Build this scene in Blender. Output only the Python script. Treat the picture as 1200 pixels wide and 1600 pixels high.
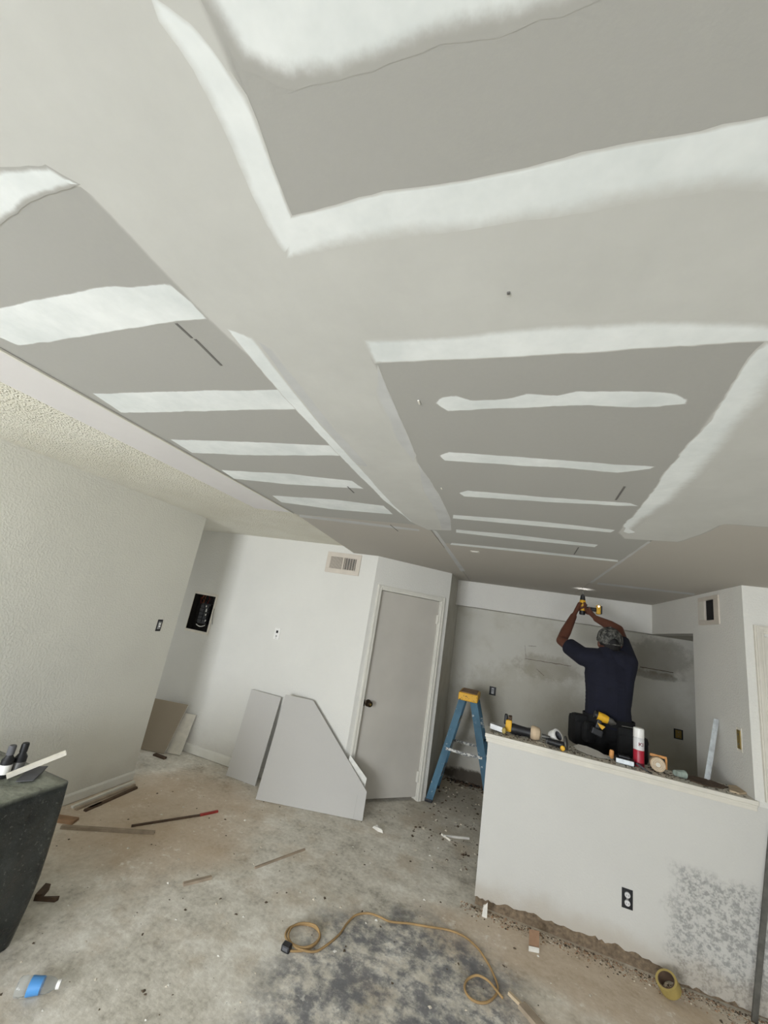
import bpy, bmesh, math, random
import numpy as np
from mathutils import Vector, Matrix, noise
from mathutils.geometry import delaunay_2d_cdt
random.seed(7)
for o in list(bpy.data.objects): bpy.data.objects.remove(o)
SC = bpy.context.scene
COL = SC.collection
PI = math.pi

# ------------------------------------------------------------ camera
F_PX, YAW, PITCH, ROLL = 614.71, math.radians(-19.9753), math.radians(14.384), math.radians(9.6197)
CAM_H = 1.789
_fw = np.array([math.sin(YAW)*math.cos(PITCH), math.cos(YAW)*math.cos(PITCH), math.sin(PITCH)])
_r0 = np.array([math.cos(YAW), -math.sin(YAW), 0.0]); _u0 = np.cross(_r0, _fw)
_r = math.cos(ROLL)*_r0 + math.sin(ROLL)*_u0
_u = -math.sin(ROLL)*_r0 + math.cos(ROLL)*_u0
cd = bpy.data.cameras.new('camera'); cam = bpy.data.objects.new('camera', cd); COL.objects.link(cam)
cam.matrix_world = Matrix(((_r[0], _u[0], -_fw[0], 0), (_r[1], _u[1], -_fw[1], 0), (_r[2], _u[2], -_fw[2], CAM_H), (0, 0, 0, 1)))
cd.sensor_fit = 'VERTICAL'; cd.sensor_height = 36.0; cd.lens = F_PX/1600*36.0
cd.clip_start = 0.02; cd.clip_end = 100
SC.camera = cam

# ------------------------------------------------------------ light
world = bpy.data.worlds.new('world'); SC.world = world; world.use_nodes = True
world.node_tree.nodes['Background'].inputs[0].default_value = (0.92, 0.96, 1.0, 1)
world.node_tree.nodes['Background'].inputs[1].default_value = 1.0
def area(name, loc, rot, sx, sy, power, col):
    l = bpy.data.lights.new(name, 'AREA'); l.shape = 'RECTANGLE'; l.size = sx; l.size_y = sy
    l.energy = power; l.color = col
    o = bpy.data.objects.new(name, l); COL.objects.link(o); o.location = loc; o.rotation_euler = rot
    return o
# daylight coming in through the sliding door opening and the window of the wall behind the camera
WIN = (-2.95, -0.9, 0.05, 2.1)     # x0 x1 z0 z1 in the rear wall
WIN2 = (0.3, 2.3, 0.9, 2.1)
YR = -2.6
TILT = 0.38                       # sky light falls in from above
SKY = (0.875, 0.925, 1.0)
area('daylight_door', ((WIN[0]+WIN[1])/2, YR-0.55, 1.35), (PI/2-TILT, 0, 0), WIN[1]-WIN[0]+0.3, 2.1, 330, SKY)
area('daylight_window', ((WIN2[0]+WIN2[1])/2, YR-0.45, 1.65), (PI/2-TILT, 0, 0), WIN2[1]-WIN2[0], 1.2, 60, SKY)
# weak daylight at the far end of the hallway on the left
area('daylight_hall', (-4.84, 3.64, 1.15), (0, -PI/2, 0), 1.9, 0.66, 2.2, SKY)
vs = SC.view_settings
vs.view_transform = 'Standard'; vs.look = 'None'; vs.gamma = 1.0; vs.use_curve_mapping = False
vs.exposure = -0.06

# ------------------------------------------------------------ pixel -> point on a known plane
def ray(px, py):
    return (px-600)*_r + (800-py)*_u + F_PX*_fw
def _w(d, k): return Vector((d[0]*k, d[1]*k, d[2]*k + CAM_H))
def AZ(px, py, z=0.0):
    d = ray(px, py); return _w(d, (z-CAM_H)/d[2])
def AY(px, py, y):
    d = ray(px, py); return _w(d, y/d[1])
def AX(px, py, x):
    d = ray(px, py); return _w(d, x/d[0])
def AP(px, py, p0, n):
    d = ray(px, py); c = np.array([0, 0, CAM_H]); n = np.array(n); return _w(d, np.dot(np.array(p0)-c, n)/np.dot(d, n))

# ------------------------------------------------------------ materials
def lin(c):
    return tuple((v/255/12.92 if v/255 <= 0.04045 else ((v/255+0.055)/1.055)**2.4) for v in c)
class NT:
    def __init__(s, name):
        s.m = bpy.data.materials.new(name); s.m.use_nodes = True
        s.t = s.m.node_tree; s.b = s.t.nodes['Principled BSDF']
    def n(s, t, **kw):
        q = s.t.nodes.new(t)
        for k, v in kw.items():
            if k.startswith('i_'): q.inputs[k[2:].replace('_', ' ')].default_value = v
            else: setattr(q, k, v)
        return q
    def l(s, a, b): s.t.links.new(a, b)
    def coord(s, kind='Object'):
        return s.n('ShaderNodeTexCoord').outputs[kind]
    def pos(s): return s.n('ShaderNodeNewGeometry').outputs['Position']
    def noise(s, co, scale, detail=4, rough=0.55):
        q = s.n('ShaderNodeTexNoise'); q.inputs['Scale'].default_value = scale
        q.inputs['Detail'].default_value = detail; q.inputs['Roughness'].default_value = rough
        s.l(co, q.inputs['Vector']); return q.outputs['Fac']
    def ramp(s, fac, stops):
        q = s.n('ShaderNodeValToRGB'); e = q.color_ramp.elements
        while len(e) < len(stops): e.new(0.5)
        for i, (p, c) in enumerate(stops):
            e[i].position = p; e[i].color = (c[0], c[1], c[2], 1) if not isinstance(c, (int, float)) else (c, c, c, 1)
        s.l(fac, q.inputs['Fac']); return q.outputs['Color']
    def mix(s, fac, a, b):
        q = s.n('ShaderNodeMix', data_type='RGBA')
        for i, v in ((0, fac), (6, a), (7, b)):
            if isinstance(v, (int, float)): q.inputs[i].default_value = v
            elif isinstance(v, tuple): q.inputs[i].default_value = (v[0], v[1], v[2], 1)
            else: s.l(v, q.inputs[i])
        return q.outputs[2]
    def math(s, op, a, b=None, c=None, clamp=False):
        q = s.n('ShaderNodeMath', operation=op, use_clamp=clamp)
        for i, v in enumerate((a, b, c)):
            if v is None: continue
            if isinstance(v, (int, float)): q.inputs[i].default_value = v
            else: s.l(v, q.inputs[i])
        return q.outputs[0]
    def sep(s, v):
        q = s.n('ShaderNodeSeparateXYZ'); s.l(v, q.inputs[0]); return q.outputs
    def smooth(s, v, a, b):
        q = s.n('ShaderNodeMapRange', interpolation_type='SMOOTHSTEP')
        q.inputs[1].default_value = a; q.inputs[2].default_value = b
        q.inputs[3].default_value = 0; q.inputs[4].default_value = 1
        s.l(v, q.inputs[0]); return q.outputs[0]
    def bump(s, h, strength=0.3, dist=0.01):
        q = s.n('ShaderNodeBump'); q.inputs['Strength'].default_value = strength; q.inputs['Distance'].default_value = dist
        s.l(h, q.inputs['Height']); s.l(q.outputs[0], s.b.inputs['Normal']); return q
    def base(s, v, rough=0.6, metal=0.0, spec=None):
        if isinstance(v, tuple): s.b.inputs['Base Color'].default_value = (v[0], v[1], v[2], 1)
        else: s.l(v, s.b.inputs['Base Color'])
        s.b.inputs['Roughness'].default_value = rough; s.b.inputs['Metallic'].default_value = metal
        if spec is not None: s.b.inputs['Specular IOR Level'].default_value = spec
        return s
M = {}
def simple(key, c, rough=0.6, metal=0.0, var=0.18, scale=14, bump=0.0):
    k = NT(key); co = k.coord()
    f = k.noise(co, scale, 5)
    a = tuple(min(1, v*(1-var)) for v in lin(c)); b = tuple(min(1, v*(1+var)) for v in lin(c))
    k.base(k.ramp(f, [(0.3, a), (0.7, b)]), rough, metal)
    if bump: k.bump(k.noise(co, scale*6, 3), bump, 0.004)
    M[key] = k.m; return k.m

# textured painted wall (orange peel); the texture is in the relief
def wallmat(key, c, strength=0.35, dirt=0.25, scuff=None):
    k = NT(key); p = k.pos()
    big = k.noise(p, 1.3, 4); fine = k.noise(p, 55, 3, 0.6)
    base = k.ramp(big, [(0.3, tuple(v*0.93 for v in lin(c))), (0.7, lin(c))])
    x, y, z = k.sep(p)
    low = k.math('SUBTRACT', 1.0, k.smooth(k.math('ADD', z, k.math('MULTIPLY', k.noise(p, 6, 4), 0.25)), 0.12, 0.42))
    base = k.mix(k.math('MULTIPLY', low, dirt), base, lin((150, 135, 110)))
    if scuff: base = scuff(k, p, base)
    k.base(base, 0.75, spec=0.25)
    h = k.math('ADD', k.smooth(k.noise(p, 75, 2, 0.5), 0.40, 0.64), k.math('MULTIPLY', fine, 0.4))
    k.bump(h, strength, 0.0022)
    M[key] = k.m; return k.m
wallmat('wall', (226, 224, 216))
wallmat('wall_left', (226, 224, 213), 0.40)
wallmat('wall_grey', (226, 223, 215), 0.6)
def kitchen_scuff(k, p, base):
    x, y, z = k.sep(p)
    n1 = k.noise(p, 3.2, 5, 0.6)
    base = k.mix(k.math('MULTIPLY', k.smooth(n1, 0.45, 0.75), 0.5), base, lin((176, 170, 152)))
    # grease and soot left where the cooker hood hung, and torn paper at cupboard height
    def blob(cx, cz, rx, rz):
        dx = k.math('DIVIDE', k.math('SUBTRACT', x, cx), rx); dz = k.math('DIVIDE', k.math('SUBTRACT', z, cz), rz)
        d = k.math('ADD', k.math('MULTIPLY', dx, dx), k.math('MULTIPLY', dz, dz))
        d = k.math('ADD', d, k.math('MULTIPLY', k.math('SUBTRACT', k.noise(p, 9, 5, 0.7), 0.5), 2.2))
        return k.math('SUBTRACT', 1.0, k.smooth(d, 0.35, 1.15))
    base = k.mix(k.math('MULTIPLY', blob(1.60, 1.84, 0.36, 0.24), 0.42), base, lin((104, 95, 76)))
    base = k.mix(k.math('MULTIPLY', blob(1.55, 1.62, 0.30, 0.05), 0.5), base, lin((95, 86, 66)))
    base = k.mix(k.math('MULTIPLY', blob(0.44, 1.48, 0.40, 0.16), 0.45), base, lin((140, 130, 108)))
    base = k.mix(k.math('MULTIPLY', blob(-0.30, 0.06, 0.5, 0.10), 0.9), base, lin((60, 50, 38)))
    base = k.mix(k.math('MULTIPLY', blob(0.2, 1.0, 0.9, 0.5), 0.35), base, lin((165, 158, 138)))
    return base
wallmat('wall_kitchen', (208, 205, 194), 0.25, 0.4, kitchen_scuff)
def half_scuff(k, p, base):
    x, y, z = k.sep(p)
    # sanded-off texture at the lower right end: mottled grey
    e = k.math('ADD', k.math('SUBTRACT', x, k.math('MULTIPLY', z, 0.10)), k.math('MULTIPLY', k.math('SUBTRACT', k.noise(p, 7, 4), 0.5), 0.22))
    mx = k.smooth(e, 0.93, 1.05)
    ez = k.math('ADD', z, k.math('MULTIPLY', k.math('SUBTRACT', k.noise(p, 8, 4), 0.5), 0.14))
    mz = k.math('SUBTRACT', 1.0, k.smooth(ez, 0.55, 0.64))
    mot = k.smooth(k.noise(p, 42, 5, 0.7), 0.42, 0.62)
    m = k.math('MULTIPLY', k.math('MULTIPLY', mx, mz), k.math('ADD', k.math('MULTIPLY', mot, 0.75), 0.15))
    base = k.mix(m, base, lin((146, 145, 141)))
    d = k.math('SUBTRACT', 1.0, k.smooth(k.math('ADD', z, k.math('MULTIPLY', k.noise(p, 5, 5), 0.25)), 0.2, 0.34))
    base = k.mix(k.math('MULTIPLY', d, 0.32), base, lin((160, 142, 116)))
    return base
wallmat('wall_half', (207, 205, 198), 0.22, 0.15, half_scuff)
simple('core_dirty', (120, 104, 84), 0.95, 0, 0.45, 40, 0.6)

# popcorn ceiling
k = NT('popcorn'); p = k.pos()
k.base(k.ramp(k.noise(p, 2, 4), [(0.3, lin((226, 222, 206))), (0.7, lin((236, 233, 220)))]), 0.95, spec=0.1)
v = k.n('ShaderNodeTexVoronoi'); v.inputs['Scale'].default_value = 78; k.l(p, v.inputs['Vector'])
v.inputs['Randomness'].default_value = 1.0
h = k.math('ADD', k.math('SUBTRACT', 1.0, k.smooth(v.outputs['Distance'], 0.05, 0.55)), k.math('MULTIPLY', k.noise(p, 160, 2, 0.6), 0.5))
k.bump(h, 0.75, 0.010); M['popcorn'] = k.m

# grey paper of bare drywall
def paper(key, c):
    k = NT(key); p = k.pos()
    f = k.math('ADD', k.math('MULTIPLY', k.noise(p, 1.1, 4), 0.7), k.math('MULTIPLY', k.noise(p, 90, 3), 0.3))
    k.base(k.ramp(f, [(0.35, tuple(v*0.95 for v in lin(c))), (0.65, lin(c))]), 0.85, spec=0.2)
    k.bump(k.noise(p, 220, 2), 0.06, 0.002); M[key] = k.m
paper('paper', (176, 175, 170))
paper('paper_board', (196, 193, 187))
paper('paper_brown', (172, 160, 142))
simple('gypsum', (226, 224, 216), 0.95, 0, 0.08, 30)
# joint compound: covers fully inside, thins out to nothing at the feathered edge
PAPER_C = (176, 175, 170); SKIM_C = (202, 202, 197)
def mud(key, c1, c2, soft, under):
    k = NT(key); p = k.pos()
    a = k.n('ShaderNodeAttribute', attribute_name='cover').outputs['Fac']
    stre = k.n('ShaderNodeMapping'); stre.inputs['Scale'].default_value = (1, 1, 1); k.l(p, stre.inputs[0])
    nz = k.math('ADD', k.math('MULTIPLY', k.math('SUBTRACT', k.noise(p, 60, 3, 0.6), 0.5), soft*0.5), k.math('MULTIPLY', k.math('SUBTRACT', k.noise(p, 5, 3), 0.5), soft))
    f = k.smooth(k.math('ADD', a, nz), 0.12, 0.88)
    k.base(k.mix(f, lin(under), k.ramp(k.noise(p, 4.5, 5, 0.65), [(0.32, lin(c1)), (0.68, lin(c2))])), 0.82, spec=0.2)
    k.bump(k.noise(p, 40, 4, 0.6), 0.10, 0.003)
    M[key] = k.m
mud('skim', (198, 198, 193), (206, 206, 201), 0.5, PAPER_C)
mud('mud', (222, 227, 226), (243, 246, 245), 0.8, PAPER_C)
mud('mud_skim', (222, 227, 226), (243, 246, 245), 0.6, SKIM_C)
mud('mud_wet', (190, 191, 190), (206, 207, 206), 0.5, SKIM_C)

# concrete floor
k = NT('concrete'); p = k.pos(); x, y, z = k.sep(p)
n1 = k.noise(p, 1.5, 6, 0.62); n2 = k.noise(p, 7, 6, 0.65); n3 = k.noise(p, 34, 4, 0.6)
f = k.math('ADD', k.math('MULTIPLY', n1, 0.42), k.math('ADD', k.math('MULTIPLY', n2, 0.34), k.math('MULTIPLY', n3, 0.24)))
c = k.ramp(f, [(0.38, lin((160, 153, 139))), (0.46, lin((204, 198, 184))), (0.53, lin((222, 216, 203))), (0.62, lin((244, 240, 229)))])
# brown dust swept to the left side and along the half wall
def blob(cx, cy, rx, ry, sc=2.0, amp=1.6, a=0.2, b=1.2):
    dx = k.math('DIVIDE', k.math('SUBTRACT', x, cx), rx); dy = k.math('DIVIDE', k.math('SUBTRACT', y, cy), ry)
    d = k.math('ADD', k.math('MULTIPLY', dx, dx), k.math('MULTIPLY', dy, dy))
    d = k.math('ADD', d, k.math('MULTIPLY', k.math('SUBTRACT', k.noise(p, sc, 6, 0.68), 0.5), amp))
    return k.math('SUBTRACT', 1.0, k.smooth(d, a, b))
c = k.mix(k.math('MULTIPLY', k.smooth(k.noise(p, 2.3, 5, 0.65), 0.48, 0.66), 0.45), c, lin((190, 172, 146)))
c = k.mix(k.math('MULTIPLY', blob(-2.5, 3.0, 0.9, 0.9), 0.65), c, lin((196, 172, 144)))
c = k.mix(k.math('MULTIPLY', blob(0.55, 3.15, 1.1, 0.30), 0.60), c, lin((190, 164, 134)))
c = k.mix(k.math('MULTIPLY', blob(0.6, 2.65, 0.6, 0.35), 0.4), c, lin((204, 182, 156)))
c = k.mix(k.math('MULTIPLY', blob(-0.5, 4.9, 0.5, 0.9), 0.45), c, lin((160, 150, 132)))
# old black floor adhesive, patchy, in the middle foreground
ad = k.math('MULTIPLY', blob(-0.33, 2.32, 0.72, 0.80, 3.0, 1.2, 0.5, 1.3), k.smooth(k.math('ADD', k.math('MULTIPLY', k.noise(p, 5.5, 6, 0.7), 0.6), k.math('MULTIPLY', k.noise(p, 18, 5, 0.7), 0.4)), 0.40, 0.58))
c = k.mix(k.math('MULTIPLY', ad, 0.80), c, lin((92, 95, 104)))
# chalky plaster splashes
sp = k.smooth(k.math('ADD', k.math('MULTIPLY', k.noise(p, 3.0, 6, 0.7), 0.6), k.math('MULTIPLY', k.noise(p, 24, 4, 0.7), 0.4)), 0.56, 0.66)
c = k.mix(k.math('MULTIPLY', sp, 0.6), c, lin((236, 232, 222)))
sk = k.smooth(k.noise(p, 60, 2, 0.5), 0.70, 0.76)
c = k.mix(k.math('MULTIPLY', sk, 0.5), c, lin((90, 82, 70)))
k.base(c, 0.88, spec=0.25)
k.bump(k.math('ADD', n2, k.math('MULTIPLY', n3, 0.5)), 0.35, 0.01); M['concrete'] = k.m

simple('door_paint', (198, 193, 183), 0.5, 0, 0.05, 3)
simple('casing', (222, 219, 208), 0.5, 0, 0.05, 8)
simple('casing_old', (214, 209, 196), 0.55, 0, 0.06, 8)
simple('white_board', (222, 219, 218), 0.7, 0, 0.04, 3)
simple('vent_paint', (206, 196, 182), 0.5, 0, 0.06, 10)
simple('trowel_steel', (184, 180, 170), 0.45, 0.15, 0.12, 20)
simple('dark_hole', (34, 31, 28), 0.9, 0, 0.3, 20)
simple('black_plastic', (26, 26, 28), 0.5, 0, 0.3, 20)
simple('black_cloth', (12, 12, 13), 0.85, 0, 0.3, 30, 0.2)
simple('grey_metal', (150, 150, 148), 0.4, 0.8, 0.15, 20)
simple('galvanised', (222, 228, 230), 0.4, 0.25, 0.2, 30)
simple('dark_metal', (112, 111, 106), 0.45, 0.7, 0.25, 20)
simple('bronze', (66, 56, 44), 0.3, 0.8, 0.2, 20)
simple('brass', (150, 128, 70), 0.45, 0.6, 0.2, 20)
simple('yellow', (232, 178, 40), 0.5, 0, 0.12, 20)
simple('tan', (196, 174, 144), 0.7, 0, 0.2, 30)
simple('orange_wood', (206, 146, 84), 0.6, 0, 0.2, 20)
simple('wood', (150, 118, 88), 0.75, 0, 0.3, 14)
simple('wood_pale', (196, 176, 146), 0.75, 0, 0.2, 14)
simple('wood_grey', (158, 142, 122), 0.8, 0, 0.2, 14)
simple('wood_dark', (84, 66, 50), 0.8, 0, 0.3, 18)
simple('red_paint', (150, 48, 40), 0.6, 0, 0.2, 18)
simple('white_plastic', (236, 234, 228), 0.4, 0, 0.04, 14)
simple('off_white', (226, 220, 206), 0.6, 0, 0.1, 14)
simple('can_red', (176, 28, 52), 0.35, 0, 0.08, 14)
simple('can_white', (216, 214, 212), 0.35, 0, 0.05, 14)
simple('ink_maroon', (110, 20, 44), 0.5, 0, 0.05, 14)
simple('skin', (98, 58, 42), 0.55, 0, 0.12, 9)
simple('hair', (18, 15, 14), 0.7, 0, 0.3, 60)
simple('navy', (15, 17, 34), 0.9, 0, 0.15, 20, 0.15)
simple('trouser', (12, 12, 14), 0.9, 0, 0.2, 20, 0.15)
simple('card', (150, 118, 92), 0.85, 0, 0.12, 20)
simple('masking', (166, 146, 84), 0.7, 0, 0.12, 20)
simple('cord_orange', (166, 136, 92), 0.8, 0, 0.25, 6)
simple('copper_wire', (150, 90, 60), 0.4, 0.7, 0.2, 20)
simple('red_wire', (130, 36, 30), 0.5, 0, 0.2, 20)
simple('plaster', (222, 218, 208), 0.95, 0, 0.08, 30)
simple('crumbs', (196, 186, 168), 0.95, 0, 0.35, 8)
simple('dark_crumbs', (84, 72, 58), 0.95, 0, 0.35, 8)
simple('slate', (92, 92, 94), 0.7, 0, 0.15, 20)
simple('pencil', (110, 108, 104), 0.9, 0, 0.1, 20)
# camouflage-grey cap
k = NT('cap_cloth'); co = k.coord()
k.base(k.ramp(k.noise(co, 30, 4, 0.7), [(0.40, lin((38, 38, 36))), (0.5, lin((78, 77, 72))), (0.62, lin((120, 118, 110)))]), 0.9); M['cap_cloth'] = k.m
# blue fibreglass with paint splashes
k = NT('blue_rail'); co = k.pos()
s_ = k.smooth(k.math('ADD', k.math('MULTIPLY', k.noise(co, 22, 5, 0.7), 0.6), k.math('MULTIPLY', k.noise(co, 7, 3), 0.4)), 0.56, 0.62)
k.base(k.mix(s_, k.ramp(k.noise(co, 5, 4), [(0.3, lin((48, 88, 110))), (0.7, lin((72, 116, 138)))]), lin((190, 200, 202))), 0.6); M['blue_rail'] = k.m
k = NT('splashed_metal'); co = k.pos()
s_ = k.smooth(k.noise(co, 28, 4, 0.7), 0.46, 0.56)
k.base(k.mix(s_, lin((120, 122, 122)), lin((226, 224, 216))), 0.6); M['splashed_metal'] = k.m
k = NT('yellow_cap'); co = k.pos()
k.base(k.mix(k.smooth(k.noise(co, 60, 3, 0.6), 0.62, 0.66), lin((232, 176, 44)), lin((70, 50, 20))), 0.55); M['yellow_cap'] = k.m
# dusty dark plastic sheet
k = NT('plastic_sheet'); co = k.pos()
nrm = k.n('ShaderNodeNewGeometry').outputs['Normal']; up = k.sep(nrm)[2]
dust = k.math('MULTIPLY', k.smooth(up, 0.45, 0.9), k.smooth(k.noise(co, 9, 6, 0.7), 0.22, 0.55))
sp_ = k.smooth(k.noise(co, 70, 3, 0.6), 0.60, 0.70)
cc = k.mix(k.math('MULTIPLY', sp_, 0.35), k.ramp(k.noise(co, 6, 5), [(0.3, lin((34, 37, 36))), (0.7, lin((58, 62, 60)))]), lin((120, 124, 118)))
k.base(k.mix(k.math('MULTIPLY', dust, 0.85), cc, lin((150, 153, 138))), 0.27)
k.bump(k.noise(co, 11, 5), 0.55, 0.03); M['plastic_sheet'] = k.m
# clear plastic
k = NT('clear_plastic'); k.base((0.93, 0.96, 0.97), 0.08); k.b.inputs['Transmission Weight'].default_value = 0.92; k.b.inputs['IOR'].default_value = 1.25; M['clear_plastic'] = k.m
k = NT('bottle_label'); co = k.coord(); xx = k.sep(co)[0]
w_ = k.noise(co, 18, 3)
k.base(k.ramp(k.math('ADD', k.math('MULTIPLY', xx, 8.0), k.math('MULTIPLY', w_, 0.5)), [(0.10, lin((80, 150, 205))), (0.34, lin((220, 235, 242))), (0.50, lin((80, 145, 205)))]), 0.4); M['bottle_label'] = k.m
k = NT('led'); k.b.inputs['Emission Color'].default_value = (1, 1, 1, 1); k.b.inputs['Emission Strength'].default_value = 12; M['led'] = k.m  # glow used for the bright reflection on the drill battery
k = NT('window_glass'); k.base((1, 1, 1), 0.0); k.b.inputs['Transmission Weight'].default_value = 1.0; k.b.inputs['IOR'].default_value = 1.01; M['window_glass'] = k.m

# ------------------------------------------------------------ mesh builder
class MB:
    def __init__(s): s.v = []; s.f = []; s.mi = []
    def add(s, vs, fs, mi=0):
        o = len(s.v); s.v += [tuple(q) for q in vs]; s.f += [tuple(i+o for i in f) for f in fs]; s.mi += [mi]*len(fs); return s
    def box(s, a, b, bev=0.0, mi=0, M_=None):
        x0, y0, z0 = [min(a[i], b[i]) for i in range(3)]; x1, y1, z1 = [max(a[i], b[i]) for i in range(3)]
        bev = min(bev, 0.49*min(x1-x0, y1-y0, z1-z0))
        if bev <= 0:
            vs = [(x, y, z) for z in (z0, z1) for y in (y0, y1) for x in (x0, x1)]
            fs = [(0, 2, 3, 1), (4, 5, 7, 6), (0, 1, 5, 4), (2, 6, 7, 3), (0, 4, 6, 2), (1, 3, 7, 5)]
        else:
            bm = bmesh.new(); bmesh.ops.create_cube(bm, size=1)
            for v_ in bm.verts: v_.co = Vector(((x0+x1)/2+v_.co.x*(x1-x0), (y0+y1)/2+v_.co.y*(y1-y0), (z0+z1)/2+v_.co.z*(z1-z0)))
            bmesh.ops.bevel(bm, geom=list(bm.edges), offset=bev, segments=2, affect='EDGES', profile=0.6)
            bm.verts.index_update(); vs = [tuple(v_.co) for v_ in bm.verts]; fs = [tuple(v_.index for v_ in f.verts) for f in bm.faces]; bm.free()
        if M_ is not None: vs = [tuple(M_ @ Vector(q)) for q in vs]
        return s.add(vs, fs, mi)
    def prism(s, poly, ext, mi=0):
        """poly: 3D points in a plane (ccw seen from -ext side or not), ext: Vector"""
        n = len(poly); e = Vector(ext); P_ = [Vector(q) for q in poly]
        vs = P_ + [q+e for q in P_]
        fs = [tuple(range(n-1, -1, -1)), tuple(range(n, 2*n))] + [(i, (i+1) % n, n+(i+1) % n, n+i) for i in range(n)]
        return s.add(vs, fs, mi)
    def lathe(s, prof, seg=20, M_=None, mi=0, cap=True):
        vs = []; fs = []; n = len(prof)
        for i in range(seg):
            a = 2*PI*i/seg
            for (r, z) in prof: vs.append((r*math.cos(a), r*math.sin(a), z))
        for i in range(seg):
            j = (i+1) % seg
            for q in range(n-1): fs.append((i*n+q, j*n+q, j*n+q+1, i*n+q+1))
        if cap:
            if prof[0][0] > 1e-6: fs.append(tuple(i*n for i in range(seg-1, -1, -1)))
            if prof[-1][0] > 1e-6: fs.append(tuple(i*n+n-1 for i in range(seg)))
        if M_ is not None: vs = [tuple(M_ @ Vector(q)) for q in vs]
        return s.add(vs, fs, mi)
    def tube(s, path, r, seg=8, mi=0, closed=False):
        P_ = [Vector(q) for q in path]; n = len(P_); vs = []; fs = []
        R_ = r if isinstance(r, (list, tuple)) else [r]*n
        prev = None
        for i in range(n):
            t = (P_[(i+1) % n]-P_[i-1]) if closed else (P_[min(i+1, n-1)]-P_[max(i-1, 0)])
            t.normalize()
            if prev is None:
                a = Vector((0, 0, 1)) if abs(t.z) < 0.9 else Vector((1, 0, 0)); u = t.cross(a).normalized()
            else: u = (prev - t*prev.dot(t)).normalized()
            prev = u; w = t.cross(u)
            for k_ in range(seg):
                a = 2*PI*k_/seg; vs.append(P_[i]+(u*math.cos(a)+w*math.sin(a))*R_[i])
        for i in range(n if closed else n-1):
            j = (i+1) % n
            for k_ in range(seg): fs.append((i*seg+k_, i*seg+(k_+1) % seg, j*seg+(k_+1) % seg, j*seg+k_))
        if not closed: fs += [tuple(range(seg-1, -1, -1)), tuple((n-1)*seg+q for q in range(seg))]
        return s.add(vs, fs, mi)
    def sphere(s, c, r, seg=10, ring=7, mi=0, M_=None):
        r = (r, r, r) if isinstance(r, (int, float)) else r
        vs = [(0, 0, 1)]; fs = []
        for i in range(1, ring):
            for j in range(seg):
                t = PI*i/ring; a = 2*PI*j/seg; vs.append((math.sin(t)*math.cos(a), math.sin(t)*math.sin(a), math.cos(t)))
        vs.append((0, 0, -1)); L = len(vs)-1
        for j in range(seg): fs.append((0, 1+j, 1+(j+1) % seg))
        for i in range(ring-2):
            for j in range(seg): a = 1+i*seg; fs.append((a+j, a+seg+j, a+seg+(j+1) % seg, a+(j+1) % seg))
        a = 1+(ring-2)*seg
        for j in range(seg): fs.append((a+j, L, a+(j+1) % seg))
        out = []
        for q in vs:
            w = Vector((q[0]*r[0], q[1]*r[1], q[2]*r[2]))
            if M_ is not None: w = M_ @ w
            out.append(w+Vector(c))
        return s.add(out, fs, mi)
    def build(s, name, mats, parent=None, smooth=False, origin=None):
        """verts are local to the parent (or world when top level); origin moves the object's own origin"""
        me = bpy.data.meshes.new(name)
        og = Vector(origin) if origin is not None else Vector((0, 0, 0))
        me.from_pydata([tuple(Vector(q)-og) for q in s.v], [], s.f); me.update()
        mats = mats if isinstance(mats, (list, tuple)) else [mats]
        for m in mats: me.materials.append(M[m])
        if len(mats) > 1: me.polygons.foreach_set('material_index', s.mi)
        bm = bmesh.new(); bm.from_mesh(me); bmesh.ops.recalc_face_normals(bm, faces=bm.faces); bm.to_mesh(me); bm.free()
        if smooth:
            me.polygons.foreach_set('use_smooth', [True]*len(me.polygons))
            try: me.set_sharp_from_angle(angle=math.radians(40))
            except Exception: pass
        o = bpy.data.objects.new(name, me); COL.objects.link(o); o.location = og
        if parent: o.parent = parent
        return o
    def base(s):
        xs = [q[0] for q in s.v]; ys = [q[1] for q in s.v]; zs = [q[2] for q in s.v]
        return ((min(xs)+max(xs))/2, (min(ys)+max(ys))/2, min(zs))
def tag(o, label=None, cat=None, group=None, kind=None):
    if label: o['label'] = label
    if cat: o['category'] = cat
    if group: o['group'] = group
    if kind: o['kind'] = kind
    return o
def thing(name, label, cat, loc=(0, 0, 0), rot=(0, 0, 0), group=None, kind=None):
    o = bpy.data.objects.new(name, None); COL.objects.link(o); o.location = loc; o.rotation_euler = rot
    o.empty_display_size = 0.05
    return tag(o, label, cat, group, kind)
def struct(o, label=None, cat=None): return tag(o, label, cat, None, 'structure')
def one(mb, name, mats, label, cat, group=None, smooth=False):
    return tag(mb.build(name, mats, None, smooth, mb.base()), label, cat, group)

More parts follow.
